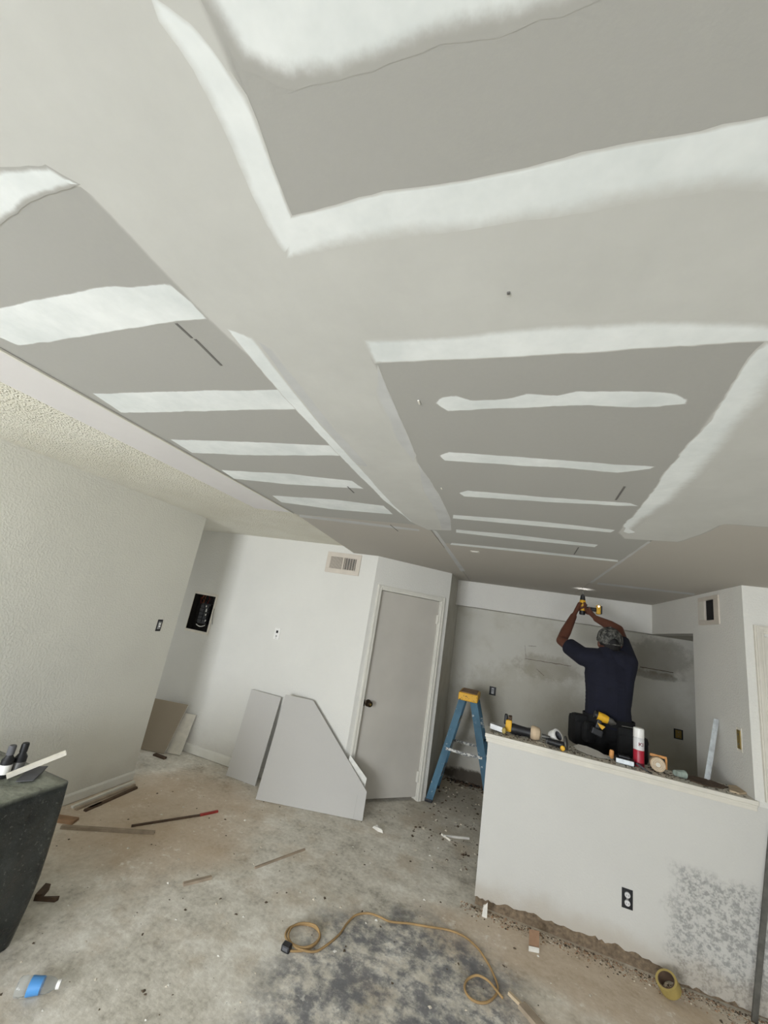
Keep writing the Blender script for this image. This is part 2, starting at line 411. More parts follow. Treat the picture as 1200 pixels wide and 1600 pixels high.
def holed_wall(mb, u0, u1, v0, v1, holes, frame, t):
    """wall sheet in (u,v) with rectangular holes; frame(u,v,w)->point, w is depth 0..t"""
    us = sorted({u0, u1, *[h[0] for h in holes], *[h[1] for h in holes]}); us = [q for q in us if u0 <= q <= u1]
    vs = sorted({v0, v1, *[h[2] for h in holes], *[h[3] for h in holes]}); vs = [q for q in vs if v0 <= q <= v1]
    def solid(i, j):
        if i < 0 or j < 0 or i >= len(us)-1 or j >= len(vs)-1: return False
        cu = (us[i]+us[i+1])/2; cv = (vs[j]+vs[j+1])/2
        return not any(h[0] < cu < h[1] and h[2] < cv < h[3] for h in holes)
    idx = {}
    V = []; Fc = []
    def vid(i, j, w):
        if (i, j, w) not in idx: idx[(i, j, w)] = len(V); V.append(frame(us[i], vs[j], w*t))
        return idx[(i, j, w)]
    for i in range(len(us)-1):
        for j in range(len(vs)-1):
            if not solid(i, j): continue
            Fc.append((vid(i, j, 0), vid(i+1, j, 0), vid(i+1, j+1, 0), vid(i, j+1, 0)))
            Fc.append((vid(i, j, 1), vid(i, j+1, 1), vid(i+1, j+1, 1), vid(i+1, j, 1)))
            if not solid(i-1, j): Fc.append((vid(i, j, 0), vid(i, j+1, 0), vid(i, j+1, 1), vid(i, j, 1)))
            if not solid(i+1, j): Fc.append((vid(i+1, j, 0), vid(i+1, j, 1), vid(i+1, j+1, 1), vid(i+1, j+1, 0)))
            if not solid(i, j-1): Fc.append((vid(i, j, 0), vid(i, j, 1), vid(i+1, j, 1), vid(i+1, j, 0)))
            if not solid(i, j+1): Fc.append((vid(i, j+1, 0), vid(i+1, j+1, 0), vid(i+1, j+1, 1), vid(i, j+1, 1)))
    mb.add(V, Fc); return mb

# ------------------------------------------------------------ the setting
ZD, ZP = 2.387, 2.455                  # drywall underside, textured ceiling
XL, YLE = -3.13, 3.24                  # left wall and its free end
YB = 4.03                              # back wall
D0 = Vector((-1.441, 4.03, 0)); D1 = Vector((-0.735, 4.736, 0))   # diagonal wall with the door
XS = -0.735; YE = 5.58; YSF = 5.33; ZSF = 2.066
XK = 1.476; YH = 3.39; ZH = 1.068; XR = 3.2

fl = MB().box((-4.9, YR-0.2, -0.12), (XR+0.2, YE+0.2, 0)).build('floor', 'concrete')
struct(fl, 'dusty bare concrete floor with black adhesive stains', 'floor')
ce = MB().box((-4.9, YR-0.2, ZP), (XR+0.2, YE+0.2, ZP+0.1)).build('ceiling', 'popcorn')
struct(ce, 'ceiling, partly popcorn texture, partly new drywall', 'ceiling')

w = MB().box((XL-0.12, YR, 0), (XL, YLE, ZP)).build('wall_left', 'wall_left'); struct(w, 'textured off-white wall on the left with free end', 'wall')
# hallway walls behind the left wall
w = MB().box((-4.75, YLE-0.12, 0), (XL-0.12, YLE, ZP)).box((-4.85, YLE, 2.1), (-4.75, YB, ZP)).build('wall_hall', 'wall'); struct(w, 'hidden hallway wall behind the left wall', 'wall')

# breaker panel and thermostat holes in the back wall
pan = (-3.735, -3.395, 1.222, 1.682)
mb = MB(); holed_wall(mb, -4.85, D0.x, 0, ZP, [pan], lambda u, v_, t: (u, YB+t, v_), 0.12)
wb = mb.build('wall_back', 'wall'); struct(wb, 'white textured back wall with electrical panel and vent', 'wall')

# diagonal wall
root45 = Matrix.Translation(D0) @ Matrix.Rotation(PI/4, 4, 'Z')
LD = (D1-D0).length
DU0, DU1, DZ = 0.100, 0.888, 2.045
mb = MB(); holed_wall(mb, 0, LD, 0, ZP, [(DU0-0.004, DU1+0.004, -0.01, DZ)], lambda u, v_, t: tuple(root45 @ Vector((u, t, v_))), 0.11)
w = mb.build('wall_diagonal', 'wall'); struct(w, 'white diagonal wall holding the closed door', 'wall')
w = MB().box((XS-0.12, D1.y, 0), (XS, YE, ZP)).build('wall_side', 'wall_kitchen'); struct(w, 'narrow side wall between door and kitchen end', 'wall')
eo = [(-0.225, -0.150, 1.04, 1.135), (1.745, 1.825, 1.01, 1.105)]
mb = MB(); holed_wall(mb, XS, 2.6, 0, ZP, eo, lambda u, v_, t: (u, YE+t, v_), 0.12)
w = mb.build('wall_kitchen', 'wall_kitchen'); struct(w, 'stained kitchen end wall behind the worker', 'wall')
w = MB().box((XS, YSF, ZSF), (XK, YE, ZP)).build('wall_soffit', 'wall_grey'); struct(w, 'textured soffit along the top of the kitchen end wall', 'soffit')
YO = 4.225                                     # start of the opening in the right kitchen wall
vh = (3.80, 3.955, 2.165, 2.325); ph = (3.505, 3.565, 1.305, 1.445)
mb = MB(); holed_wall(mb, YH+0.12, YE, 0, ZP, [(YO, YE, -0.01, ZSF), vh, ph], lambda u, v_, t: (XK+t, u, v_), 0.13)
w = mb.build('wall_right', 'wall_grey'); struct(w, 'white kitchen side wall with square vent hole and opening', 'wall')
w = MB().box((XK+0.13, YO-0.12, 0), (2.6, YO, ZP)).box((2.5, YO, 0), (2.6, YE, ZP)).box((XK+0.13, YO, ZSF), (2.5, YE, ZSF+0.1)).build('wall_nook', 'wall_kitchen'); struct(w, 'dim recess wall beyond the kitchen opening', 'wall')
# the wall flush with the half wall on the right, above ledge height
w = MB().box((XK, YH, ZH-0.03), (XR, YH+0.12, ZP)).build('wall_front', 'wall'); struct(w, 'white wall right of the kitchen, flush with the half wall', 'wall')
w = MB().box((XR, YR, 0), (XR+0.12, YH+0.12, ZP)).build('wall_east', 'wall'); struct(w, 'white side wall out of view on the right', 'wall')
mb = MB(); holed_wall(mb, XL, XR, 0, ZP, [WIN, WIN2], lambda u, v_, t: (u, YR-t, v_), 0.12)
w = mb.build('wall_rear', 'wall'); struct(w, 'rear wall with glazed door and window, behind the camera', 'wall')
for i, wn in enumerate((WIN, WIN2)):
    r_ = thing('window_%d' % (i+1), ('white framed sliding glass door in the rear wall', 'white framed window in the rear wall')[i], 'window', (wn[0], YR-0.09, wn[2]), kind='structure')
    W_, H_ = wn[1]-wn[0], wn[3]-wn[2]
    m = MB(); t = 0.04
    m.box((0, -.02, 0), (W_, .02, t)).box((0, -.02, H_-t), (W_, .02, H_)).box((0, -.02, t), (t, .02, H_-t)).box((W_-t, -.02, t), (W_, .02, H_-t)).box((W_/2-t/2, -.02, t), (W_/2+t/2, .02, H_-t))
    m.build('window_frame', 'casing', r_)

# half wall: rough core + plaster face with a broken lower edge
hwc = MB().box((-0.109, YH+0.012, 0), (XR, 3.60, ZH-0.03)).build('wall_half', 'core_dirty')
struct(hwc, 'low half wall in front of the kitchen, crumbled at its foot', 'wall')
rng = random.Random(3)
pts = []
xq = -0.115
while xq < XR:
    e = 0.045+0.02*noise.noise((xq*3, 1, 0))+0.022*noise.noise((xq*17, 2, 0))+0.012*noise.noise((xq*60, 3, 0))
    e += 0.035*math.exp(-((xq-0.55)/0.4)**2) - 0.03*(1 if xq > 1.0 else 0)
    pts.append((xq, max(0.012, e))); xq += 0.018
poly = [(a, YH, b) for a, b in pts] + [(XR, YH, ZH-0.03), (-0.115, YH, ZH-0.03)]
m = MB().prism(poly, (0, 0.012, 0)); m.box((-0.115, YH+0.0121, 0.05), (-0.109, 3.60, ZH-0.03)); m.box((-0.115, 3.60, 0.0), (XR, 3.606, ZH-0.03))
m.build('plaster_face', 'wall_half', hwc)
cap = MB()
cap.box((-0.140, YH-0.020, ZH-0.026), (XK+0.012, 3.628, ZH), 0.004)
cap.build('ledge_board', 'casing_old', hwc)
m = MB()
m.box((-0.129, YH-0.012, ZH-0.058), (XK+0.004, YH, ZH-0.026), 0.003).box((-0.134, YH-0.016, ZH-0.040), (XK+0.006, YH, ZH-0.026), 0.004)
m.box((-0.129, YH, ZH-0.058), (-0.1151, 3.606, ZH-0.026), 0.003)
m.build('ledge_moulding', 'casing_old', hwc)
# grime on the ledge top: thin layer of dark dust and chips
m = MB(); rng = random.Random(11)
for i in range(900):
    x_ = rng.uniform(-0.12, 1.44); y_ = rng.uniform(YH+0.005, 3.62); s_ = rng.uniform(0.0015, 0.006)
    a = rng.uniform(0, 6.28); q = Matrix.Translation((x_, y_, ZH)) @ Matrix.Rotation(a, 4, 'Z')
    m.box((-s_, -s_*0.7, 0), (s_, s_*0.7, s_*0.5), 0, 0 if rng.random() < 0.7 else 1, q)
tag(m.build('ledge_grit', ['dark_crumbs', 'crumbs'], hwc), kind='stuff')

# ------------------------------------------------------------ ceiling boards and joint compound
paper('paper_warm', (190, 185, 176))
def board(poly, name='drywall_board', mat='paper', z=ZD, t=0.0127):
    return MB().prism([(a, b, z) for a, b in poly], (0, 0, t)).build(name, [mat], ce)
g = 0.002
SX0, SX1 = -0.575, 0.65
board([(-1.56, YR), (SX0-g, YR), (SX0-g, 2.45-g), (-1.562, 2.45-g)])
board([(-1.562, 2.45+g), (SX0-g, 2.45+g), (SX0-g, YSF), (XS, YSF), (XS, D1.y), (D0.x, YB), (-1.735, YB)], mat='paper_warm')
board([(SX0+g, YR), (SX1-g, YR), (SX1-g, 2.956-g), (SX0+g, 2.956-g)])
board([(SX0+g, 2.956+g), (SX1-g, 2.956+g), (SX1-g, YSF), (SX0+g, YSF)], mat='paper_warm')
board([(SX1+g, YR), (XR, YR), (XR, 1.954-g), (SX1+g, 1.954-g)])
board([(SX1+g, 1.954+g), (XR, 1.954+g), (XR, YH), (XK, YH), (XK, 4.15-g), (SX1+g, 4.15-g)], mat='paper_warm')
board([(SX1+g, 4.15+g), (XK, 4.15+g), (XK, YSF), (SX1+g, YSF)], mat='paper_warm')
b_ = board([(-1.86, YR), (-1.564, YR), (-1.564, 2.40), (-1.60, 2.392), (-1.86, 2.36)], 'ceiling_strip', 'white_board', ZD-0.003, 0.07)
tag(b_, 'smooth white strip between drywall and popcorn ceiling')
MB().box((-1.572, YR, ZD-0.008), (-1.560, 2.41, ZD-0.001), 0.001).build('edge_bead', 'casing', ce)

def PZ(lst): return [(*AZ(q[0], q[1], ZD).xy, *q[2:]) for q in lst]
def compound(poly, feather=0.008, jitter=0.003, level=1, mat='mud', step=0.02, seed=0, name='joint_compound'):
    """a trowelled patch: flat middle, edge feathered down to the board"""
    P_ = [Vector((q[0], q[1])) for q in poly]; n = len(P_)
    FE = [q[2] if len(q) > 2 else feather for q in poly]
    A_ = sum(P_[i].x*P_[(i+1) % n].y-P_[(i+1) % n].x*P_[i].y for i in range(n))
    if A_ < 0: P_.reverse(); FE.reverse()
    per = sum((P_[(i+1) % n]-P_[i]).length for i in range(n)); step = max(step, per/900)
    out = []; fe = []
    for i in range(n):
        a, b = P_[i], P_[(i+1) % n]; L = (b-a).length; c = max(1, int(L/step))
        for j in range(c): out.append(a+(b-a)*(j/c)); fe.append(FE[i]+(FE[(i+1) % n]-FE[i])*j/c)
    n = len(out); ring = []; inn = []
    for i in range(n):
        t = out[(i+1) % n]-out[i-1]
        if t.length < 1e-9: t = Vector((1, 0))
        t.normalize(); nr = Vector((t.y, -t.x))
        s_ = seed*7.3
        j = jitter*(noise.noise((out[i].x*9+s_, out[i].y*9, 0))*1.4+noise.noise((out[i].x*35+s_, out[i].y*35, 5))*0.9)
        o_ = out[i]+nr*j; ring.append(o_); inn.append(o_-nr*fe[i])
    # ease the inner ring so it never folds
    for _ in range(2): inn = [(inn[i-1]+inn[i]*2+inn[(i+1) % n])/4 for i in range(n)]
    z0 = ZD-0.00004*level-0.00005; z1 = z0-0.0002
    bm = bmesh.new()
    lay = bm.verts.layers.float.new('cover')
    vo = [bm.verts.new((q.x, q.y, z0)) for q in ring]; vi = [bm.verts.new((q.x, q.y, z1)) for q in inn]
    for q in vo: q[lay] = 0.0
    for q in vi: q[lay] = 1.0
    for i in range(n): bm.faces.new((vo[i], vo[(i+1) % n], vi[(i+1) % n], vi[i]))
    cv, ce_, cf, ov, oe, of = delaunay_2d_cdt([Vector(q) for q in inn], [(i, (i+1) % n) for i in range(n)], [], 1, 1e-6)
    nv_ = []
    for q, og in zip(cv, ov):
        if og: nv_.append(vi[og[0]])
        else:
            w_ = bm.verts.new((q.x, q.y, z1)); w_[lay] = 1.0; nv_.append(w_)
    for fc in cf:
        try: bm.faces.new([nv_[i] for i in fc])
        except ValueError: pass
    for f in bm.faces:
        if f.calc_area() > 0:
            f.normal_update()
            if f.normal.z > 0: f.normal_flip()
    me = bpy.data.meshes.new(name); bm.to_mesh(me); bm.free(); me.materials.append(M[mat])
    o = bpy.data.objects.new(name, me); COL.objects.link(o); o.parent = ce
    return o
# broad skim coat: bands along the joints, one continuous coat
s1 = PZ([(575, 540), (600, 592), (632, 668), (651, 712), (656, 730), (672, 750), (693, 785), (704, 810), (706, 829), (668, 828), (640, 815), (580, 757), (520, 695), (455, 625), (395, 566), (325, 500), (228, 397), (125, 290)])
s3 = PZ([(1200, 824), (1130, 819), (1095, 836), (1060, 847), (975, 842), (964, 832), (1000, 790), (1050, 725), (1100, 660), (1150, 590), (1195, 532)])
compound([(-1.555, YR+0.1), (-0.36, YR+0.1), (-0.36, 0.2), (-0.40, 0.43), (1.9, 0.41), (1.9, 1.955)] + s3 + s1 + [(-0.80, 0.272), (-1.0, 0.262), (-1.3, 0.25), (-1.555, 0.23)], 0.012, 0.003, 1, 'skim', seed=1)
# fresh white compound
compound([(-0.385, YR+0.1), (2.2, YR+0.1), (2.2, 0.29), (0.5, 0.272), (0.1, 0.268), (-0.2, 0.262), (-0.30, 0.255), (-0.355, 0.225), (-0.385, 0.1)], 0.03, 0.006, 3, 'mud', seed=5)
S_ = 0.045
compound(PZ([(215, -30, .02), (300, 30), (352, 100), (384, 150), (415, 225), (457, 332), (480, 385), (470, 398), (440, 400, .02), (405, 352, .03), (375, 285, .03), (340, 205, .03), (292, 115, .03), (238, 40, .025)]), 0.008, 0.003, 4, 'mud_skim', seed=6)
compound(PZ([(440, 340), (600, 301), (800, 266), (1000, 219), (1200, 181)]) + [(1.9, 0.40), (1.9, 0.50, S_)] + PZ([(1200, 310, S_), (1125, 305, S_), (950, 335, S_), (850, 350, S_), (700, 372, S_), (560, 390, S_), (445, 408, .02)]), 0.006, 0.003, 5, 'mud_skim', seed=7)
compound(PZ([(566, 530, .025), (700, 522, .025), (850, 504, .03), (1000, 496, .03), (1210, 500, .03), (1300, 505, .03), (1300, 530), (1195, 534), (1000, 546), (850, 555), (700, 563), (585, 568)]), 0.006, 0.003, 6, 'mud_skim', seed=8)
compound(PZ([(1196, 532), (1150, 592), (1100, 664), (1040, 738), (1000, 793), (972, 822), (985, 835, .04), (1010, 812, .05), (1055, 785, .06), (1115, 730, .06), (1165, 675, .06), (1220, 605, .06), (1280, 530, .05)]), 0.006, 0.006, 7, 'mud_skim', seed=9)
compound(PZ([(352, 512), (396, 526, .012), (440, 586, .012), (500, 662), (560, 728), (612, 786), (644, 816), (600, 782), (540, 722), (470, 650), (415, 586)]), 0.005, 0.003, 8, 'mud_skim', seed=10)
compound(PZ([(400, 530), (428, 545, .015), (474, 605, .015), (524, 668, .015), (578, 730), (560, 728), (500, 662), (440, 586)]), 0.005, 0.003, 9, 'mud_wet', seed=11)
compound(PZ([(590, 570), (600, 592), (632, 668), (651, 712), (646, 722, .02), (618, 690, .02), (585, 615, .02)]), 0.004, 0.002, 10, 'mud_wet', seed=12)
compound(PZ([(652, 722), (672, 750), (693, 785), (704, 810), (705, 828), (690, 828, .01), (680, 800, .01), (660, 765, .01)]), 0.004, 0.002, 11, 'mud_wet', seed=13)
compound([AZ(-80, 290, ZD).xy, AZ(0, 262, ZD).xy, AZ(70, 255, ZD).xy, AZ(126, 288, ZD).xy, AZ(80, 303, ZD).xy, AZ(40, 322, ZD).xy, AZ(0, 348, ZD).xy, AZ(-80, 385, ZD).xy], 0.012, 0.004, 12, 'mud', 0.008, seed=14)
# filled screw rows, left bay
strips = [
 [(-60, 505), (0, 479), (90, 459), (180, 446), (265, 443), (300, 472), (328, 500), (250, 508), (150, 522), (80, 535), (30, 541), (0, 527), (-50, 545)],
 [(143, 614), (300, 610), (440, 608), (466, 640), (380, 641), (250, 645), (190, 645)],
 [(265, 686), (390, 690), (515, 695), (533, 712), (400, 712), (300, 708)],
 [(345, 734), (450, 740), (550, 751), (570, 764), (450, 757), (365, 748)],
 [(424, 774), (520, 780), (600, 790), (615, 804), (520, 796), (440, 785)],
 # centre bay
 [(679, 630), (690, 620), (712, 617), (735, 625), (800, 622), (822, 614), (870, 618), (900, 612), (1000, 610), (1060, 613), (1079, 622), (1075, 632), (1030, 637), (900, 634), (760, 640), (700, 643)],
 [(685, 712), (700, 705), (800, 713), (900, 720), (960, 725), (1028, 728), (1018, 733), (965, 739), (930, 736), (880, 731), (800, 727), (695, 720)],
 [(716, 770), (730, 766), (850, 776), (985, 786), (1000, 791), (960, 790), (850, 784), (725, 776)],
 [(707, 804), (850, 815), (962, 828), (955, 832), (850, 823), (707, 810)],
 [(712, 827), (800, 835), (935, 851), (930, 855), (800, 842), (712, 832)],
 [(705, 848), (830, 860), (966, 875), (966, 878), (830, 864), (703, 851)],
 [(468, 804), (560, 815), (655, 827), (655, 830), (560, 819), (468, 808)],
 [(676, 828), (682, 830), (727, 892), (720, 893)],
 [(1012, 846), (1018, 846), (925, 911), (920, 911)],
 [(933, 910), (1085, 927), (1085, 930), (933, 913)],
]
for i, q in enumerate(strips):
    compound(PZ(q), 0.006 if i < 8 else 0.004, 0.0035 if i < 8 else 0.002, 3 if i < 5 else 5, 'mud' if i < 11 else 'mud_wet', 0.012, 20+i, 'joint_compound')
# pencil marks, chips
for a, b in (((275, 505), (300, 528)), ((305, 530), (346, 571)), ((962, 781), (976, 760)), ((897, 866), (904, 855)), ((543, 760), (553, 770)), ((610, 820), (622, 830))):
    A_, B_ = AZ(a[0], a[1], ZD), AZ(b[0], b[1], ZD); t = (B_-A_).normalized(); n_ = Vector((-t.y, t.x, 0))*0.0035
    MB().prism([A_+n_, A_-n_, B_-n_, B_+n_], (0, 0, -0.0012)).build('pencil_mark', 'pencil', ce)
for a in ((655, 628), (690, 763), (795, 457)):
    A_ = AZ(a[0], a[1], ZD); h_ = .003 if a[1] == 457 else .010; MB().box((A_.x-.003, A_.y-h_, ZD-.003), (A_.x+.002, A_.y+h_, ZD), 0.0008).build('paper_tear', 'pencil' if a[1] == 457 else 'plaster', ce)
# small electrical knock-out hole
A_ = AZ(742, 862, ZD)
MB().box((A_.x-.035, A_.y-.03, ZD-.0025), (A_.x+.035, A_.y+.03, ZD), 0.001).box((A_.x-.022, A_.y-.018, ZD-.004), (A_.x+.022, A_.y+.018, ZD-.0024), 0, 1).build('ceiling_box', ['plaster', 'white_plastic'], ce)

# ------------------------------------------------------------ door in the diagonal wall
dr = thing('door_1', 'closed flat grey-beige door with dark knob in diagonal wall', 'door', D0, (0, 0, PI/4), kind='structure')
pn = MB().box((DU0+0.006, 0.022, 0.03), (DU1-0.006, 0.060, DZ-0.012), 0.002).build('door_panel', 'door_paint', dr)
kn = MB(); KM = Matrix.Translation((0.164, 0.022, 0.90)) @ Matrix.Rotation(PI/2, 4, 'X')
kn.lathe([(0.034, 0), (0.034, 0.006), (0.028, 0.010), (0.013, 0.012), (0.012, 0.030), (0.024, 0.036), (0.030, 0.048), (0.026, 0.060), (0.012, 0.066), (0, 0.066)], 20, KM)
ko = kn.build('door_knob', 'bronze', pn, True); tag(ko, 'dark bronze round knob')
MB().lathe([(0.010, 0.0655), (0.010, 0.068), (0, 0.068)], 12, KM).build('keyhole', 'brass', ko)
MB().box((DU0+0.0065, 0.0205, 0.87), (DU0+0.030, 0.0225, 0.93)).build('latch_plate', 'bronze', pn)
for zz in (0.22, 1.83):
    MB().box((DU1-0.022, 0.004, zz-0.05), (DU1-0.006, 0.0225, zz+0.05), 0.002).tube([(DU1-0.012, 0.004, zz-0.055), (DU1-0.012, 0.004, zz+0.055)], 0.006).build('hinge', 'casing', pn)
m = MB(); cw = 0.052
def casing(m, u0, u1, z1):
    for (a, b, d) in ((0.0, 1.0, 0.010), (0.12, 0.45, 0.016), (0.62, 0.92, 0.014)):
        m.box((u0-cw+cw*a, -d, 0.0), (u0-cw+cw*b, 0, z1+cw*(1-a)), 0.002)
        m.box((u1+cw*(1-b), -d, 0.0), (u1+cw*(1-a), 0, z1+cw*(1-a)), 0.002)
        m.box((u0-cw*(1-a)*0, -d, z1+cw*(1-b)), (u1, 0, z1+cw*(1-a)), 0.002)
casing(m, DU0+0.004, DU1+0.004, DZ-0.008)
m.build('door_casing', 'casing', dr)
m = MB(); m.box((DU0-0.004, 0, 0), (DU0+0.002, 0.11, DZ)).box((DU1-0.002, 0, 0), (DU1+0.004, 0.11, DZ)).box((DU0, 0, DZ-0.008), (DU1, 0.11, DZ)).box((DU0, 0.062, 0), (DU0+0.014, 0.075, DZ-0.01)).box((DU1-0.014, 0.062, 0), (DU1, 0.075, DZ-0.01))
m.build('door_jamb', 'casing', dr)
# unseen dark sheet behind the door, its colour gives the gaps their shade
m = MB(); m.box((DU0-0.1, 0.30, 0), (DU1+0.1, 0.32, DZ+0.1)).build('gap_shade_sheet', 'dark_hole', dr)

# framed panel in the wall to the right, standing on ledge level
dr2 = thing('framed_panel', 'cream shutter panel with old casing at the right edge', 'door', (1.524, YH, ZH+0.004), kind='structure')
MB().box((0.05, -0.012, 0), (0.85, 0, 0.985), 0.003).build('door_panel', 'casing_old', dr2)
m = MB()
for a, b, d in ((0, .05, .018), (.008, .024, .024), (.034, .046, .022)):
    m.box((a, -d, 0), (b, 0, 1.054-a), 0.002); m.box((b, -d, 1.054-b), (.9-b, 0, 1.054-a), 0.002); m.box((.9-b, -d, 0), (.9-a, 0, 1.054-a), 0.002)
m.build('door_casing', 'casing_old', dr2)

# baseboards
def basebd(name, p0, p1, nrm, h=0.085, t=0.012):
    p0, p1, nrm = Vector(p0), Vector(p1), Vector(nrm)
    q = [p0, p0+nrm*t, p0+nrm*t+Vector((0, 0, h*0.8)), p0+nrm*t*0.5+Vector((0, 0, h)), p0+Vector((0, 0, h))]
    o = MB().prism(q, p1-p0).build(name, 'casing'); return struct(o)
struct(basebd('baseboard_back', (-4.7, YB, 0.006), (D0.x-0.012, YB, 0.006), (0, -1, 0)), 'dusty white baseboard along the back wall', 'baseboard')
struct(basebd('baseboard_left', (XL, YR, 0.004), (XL, YLE, 0.004), (1, 0, 0), 0.07), 'scuffed baseboard along the left wall', 'baseboard')

# ------------------------------------------------------------ fixtures
# return-air vent high on the back wall
v0, v1 = AY(512, 862, YB), AY(564, 897, YB)
vx0, vx1, vz0, vz1 = -2.045, -1.632, 2.140, 2.372
vt = thing('wall_vent', 'beige louvred return-air vent high on the back wall', 'vent', (vx0, YB, vz0))
W_, H_ = vx1-vx0, vz1-vz0; fr = 0.05
m = MB(); m.box((0, -.012, 0), (W_, 0, fr), .003).box((0, -.012, H_-fr), (W_, 0, H_), .003).box((0, -.012, fr), (fr, 0, H_-fr), .003).box((W_-fr, -.012, fr), (W_, 0, H_-fr), .003).box((W_/2-.008, -.011, fr), (W_/2+.008, 0, H_-fr), .002)
m.build('vent_frame', 'vent_paint', vt)
MB().box((fr, -.0022, fr), (W_-fr, -.0008, H_-fr)).build('vent_shade_sheet', 'dark_hole', vt)  # dark sheet on the solid wall, stands for the shade behind the fins
n = 16
for i in range(n):
    xx_ = fr+.004+(W_/2-.008-fr-.006)*i/(n-1)
    q = Matrix.Translation((xx_, -.006, 0)) @ Matrix.Rotation(0.7, 4, 'Z')
    MB().box((-.0032, -.0006, fr), (.0032, .0006, H_-fr), 0, 0, q).build('vent_fin', 'vent_paint', vt)
for i in range(9):
    zz = fr+.006+(H_-2*fr-.012)*i/8
    MB().box((W_/2+.008, -.008, zz-.0022), (W_-fr, -.003, zz+.0022)).build('vent_louvre', 'vent_paint', vt)
for i in range(5):
    xx_ = W_/2+.008+(W_/2-.008-fr)*(i+.5)/5
    MB().box((xx_-.002, -.0095, fr), (xx_+.002, -.008, H_-fr)).build('vent_fin', 'vent_paint', vt)

# breaker panel, cover off
bp = thing('breaker_panel', 'open black electrical panel with exposed wires in back wall', 'electrical panel', (pan[0], YB, pan[2]))
W_, H_ = pan[1]-pan[0], pan[3]-pan[2]; D_ = .095
m = MB(); m.box((0, D_, 0), (W_, D_+.004, H_)).box((0, 0, 0), (.004, D_, H_)).box((W_-.004, 0, 0), (W_, D_, H_)).box((.004, 0, 0), (W_-.004, D_, .004)).box((.004, 0, H_-.004), (W_-.004, D_, H_))
m.build('panel_box', 'dark_hole', bp)
m = MB(); t = .026
m.box((-.006, -.006, -.006), (W_+.006, .004, t-.004), .001).box((-.004, -.006, H_-t+.004), (W_+.006, .004, H_+.006), .001).box((W_-t+.006, -.006, t-.004), (W_+.006, .004, H_-t+.004), .001).box((-.006, -.005, t-.004), (-.001, .004, H_-t+.004))
m.build('panel_rim', 'off_white', bp)
m = MB(); m.box((.10, .045, .10), (.24, D_, .34), .004); m.build('breaker_block', 'black_plastic', bp)
for i in range(5):
    for s_ in (0, 1):
        MB().box((.108+.066*s_, .030, .115+.043*i), (.166+.066*s_, .046, .150+.043*i), .003).build('breaker', 'black_plastic', bp)
for i, (x_, z_) in enumerate(((.185, .30), (.205, .20), (.200, .245), (.225, .135))):
    MB().box((x_, .025, z_), (x_+.012, .032, z_+(.04 if i == 2 else .02)), .002).build('breaker_toggle', 'white_plastic', bp)
MB().tube([(.11+.13*i/10, .03, .085-.02*math.sin(PI*i/10)+.006*i/10) for i in range(11)], .005).build('neutral_wire', 'white_plastic', bp)
rg = random.Random(5)
for i in range(9):
    x0_ = .07+.028*i; pth = [(x0_+.012*math.sin(j*1.1+i), .03+.03*rg.random(), .445-.014*j*(1+.3*rg.random())) for j in range(8)]
    MB().tube(pth, .003).build('wire', rg.choice(['red_wire', 'black_plastic', 'copper_wire', 'black_plastic']), bp)
MB().tube([(W_+.004, -.008, .30-.02*i) if i < 4 else (W_+.004+.006*(i-3), -.010, .30-.022*i) for i in range(9)], .0025).build('loose_wire', 'slate', bp)

# thermostat / doorbell plate
A_ = AY(433, 990, YB)
th = thing('wall_plate', 'small white wall plate with square hole on back wall', 'wall plate', (A_.x, YB, A_.z))
MB().box((-.035, -.007, -.06), (.035, 0, .06), .003).build('plate', 'white_plastic', th)
MB().box((-.012, -.0085, .006), (.012, -.0068, .034), .001).build('jack', 'dark_hole', th)
MB().box((-.008, -.009, -.035), (.008, -.0068, -.018), .001).lathe([(.004, 0), (.004, .003), (0, .003)], 8, Matrix.Translation((0, -.007, -.048)) @ Matrix.Rotation(PI/2, 4, 'X')).build('toggle', 'grey_metal', th)

def device(loc, rotz, label, w=.05, h=.095, kind='outlet', matb='black_plastic', matf='white_plastic'):
    t = thing('electrical_box', label, 'outlet box', loc, (0, 0, rotz))
    m = MB(); f = .004
    m.box((-w/2, -.003, -h/2), (w/2, 0, -h/2+f)).box((-w/2, -.003, h/2-f), (w/2, 0, h/2)).box((-w/2, -.003, -h/2+f), (-w/2+f, 0, h/2-f)).box((w/2-f, -.003, -h/2+f), (w/2, 0, h/2-f)).box((-w/2+f, -.0015, -h/2+f), (w/2-f, 0, h/2-f))
    m.build('box_rim', matb, t)
    if kind == 'outlet':
        for s_ in (-1, 1):
            r_ = MB().lathe([(.0155, .0), (.0155, .008), (.013, .010), (0, .010)], 16, Matrix.Translation((0, -.001, s_*.021)) @ Matrix.Rotation(PI/2, 4, 'X')).build('receptacle', matf, t)
            for q in (-1, 1): MB().box((q*.006-.001, -.0118, s_*.021-.004), (q*.006+.001, -.0108, s_*.021+.004)).build('slot', 'dark_hole', r_)
        MB().box((-.006, -.006, -.006), (.006, -.001, .006), .001).build('strap', 'grey_metal', t)
    elif kind == 'switch':
        MB().box((-.015, -.006, -.035), (.015, -.001, .035), .002).build('strap', 'grey_metal', t)
        MB().box((-.010, -.009, .004), (.010, -.005, .022), .002).box((-.006, -.016, -.014), (.006, -.005, -.002), .002).build('toggle', matf, t)
        MB().box((-.015, -.0062, -.045), (.015, -.0015, -.036)).build('ear', 'dark_hole', t)
    else:
        MB().box((-w*.33, -.006, -h*.40), (w*.33, -.0014, h*.40), .002).build('blank_plate', matf, t)
        for s_ in (-1, 1): MB().lathe([(.005, 0), (.005, .003), (0, .004)], 8, Matrix.Translation((0, -.006, s_*h*.2)) @ Matrix.Rotation(PI/2, 4, 'X')).build('screw', 'grey_metal', t)
    return t
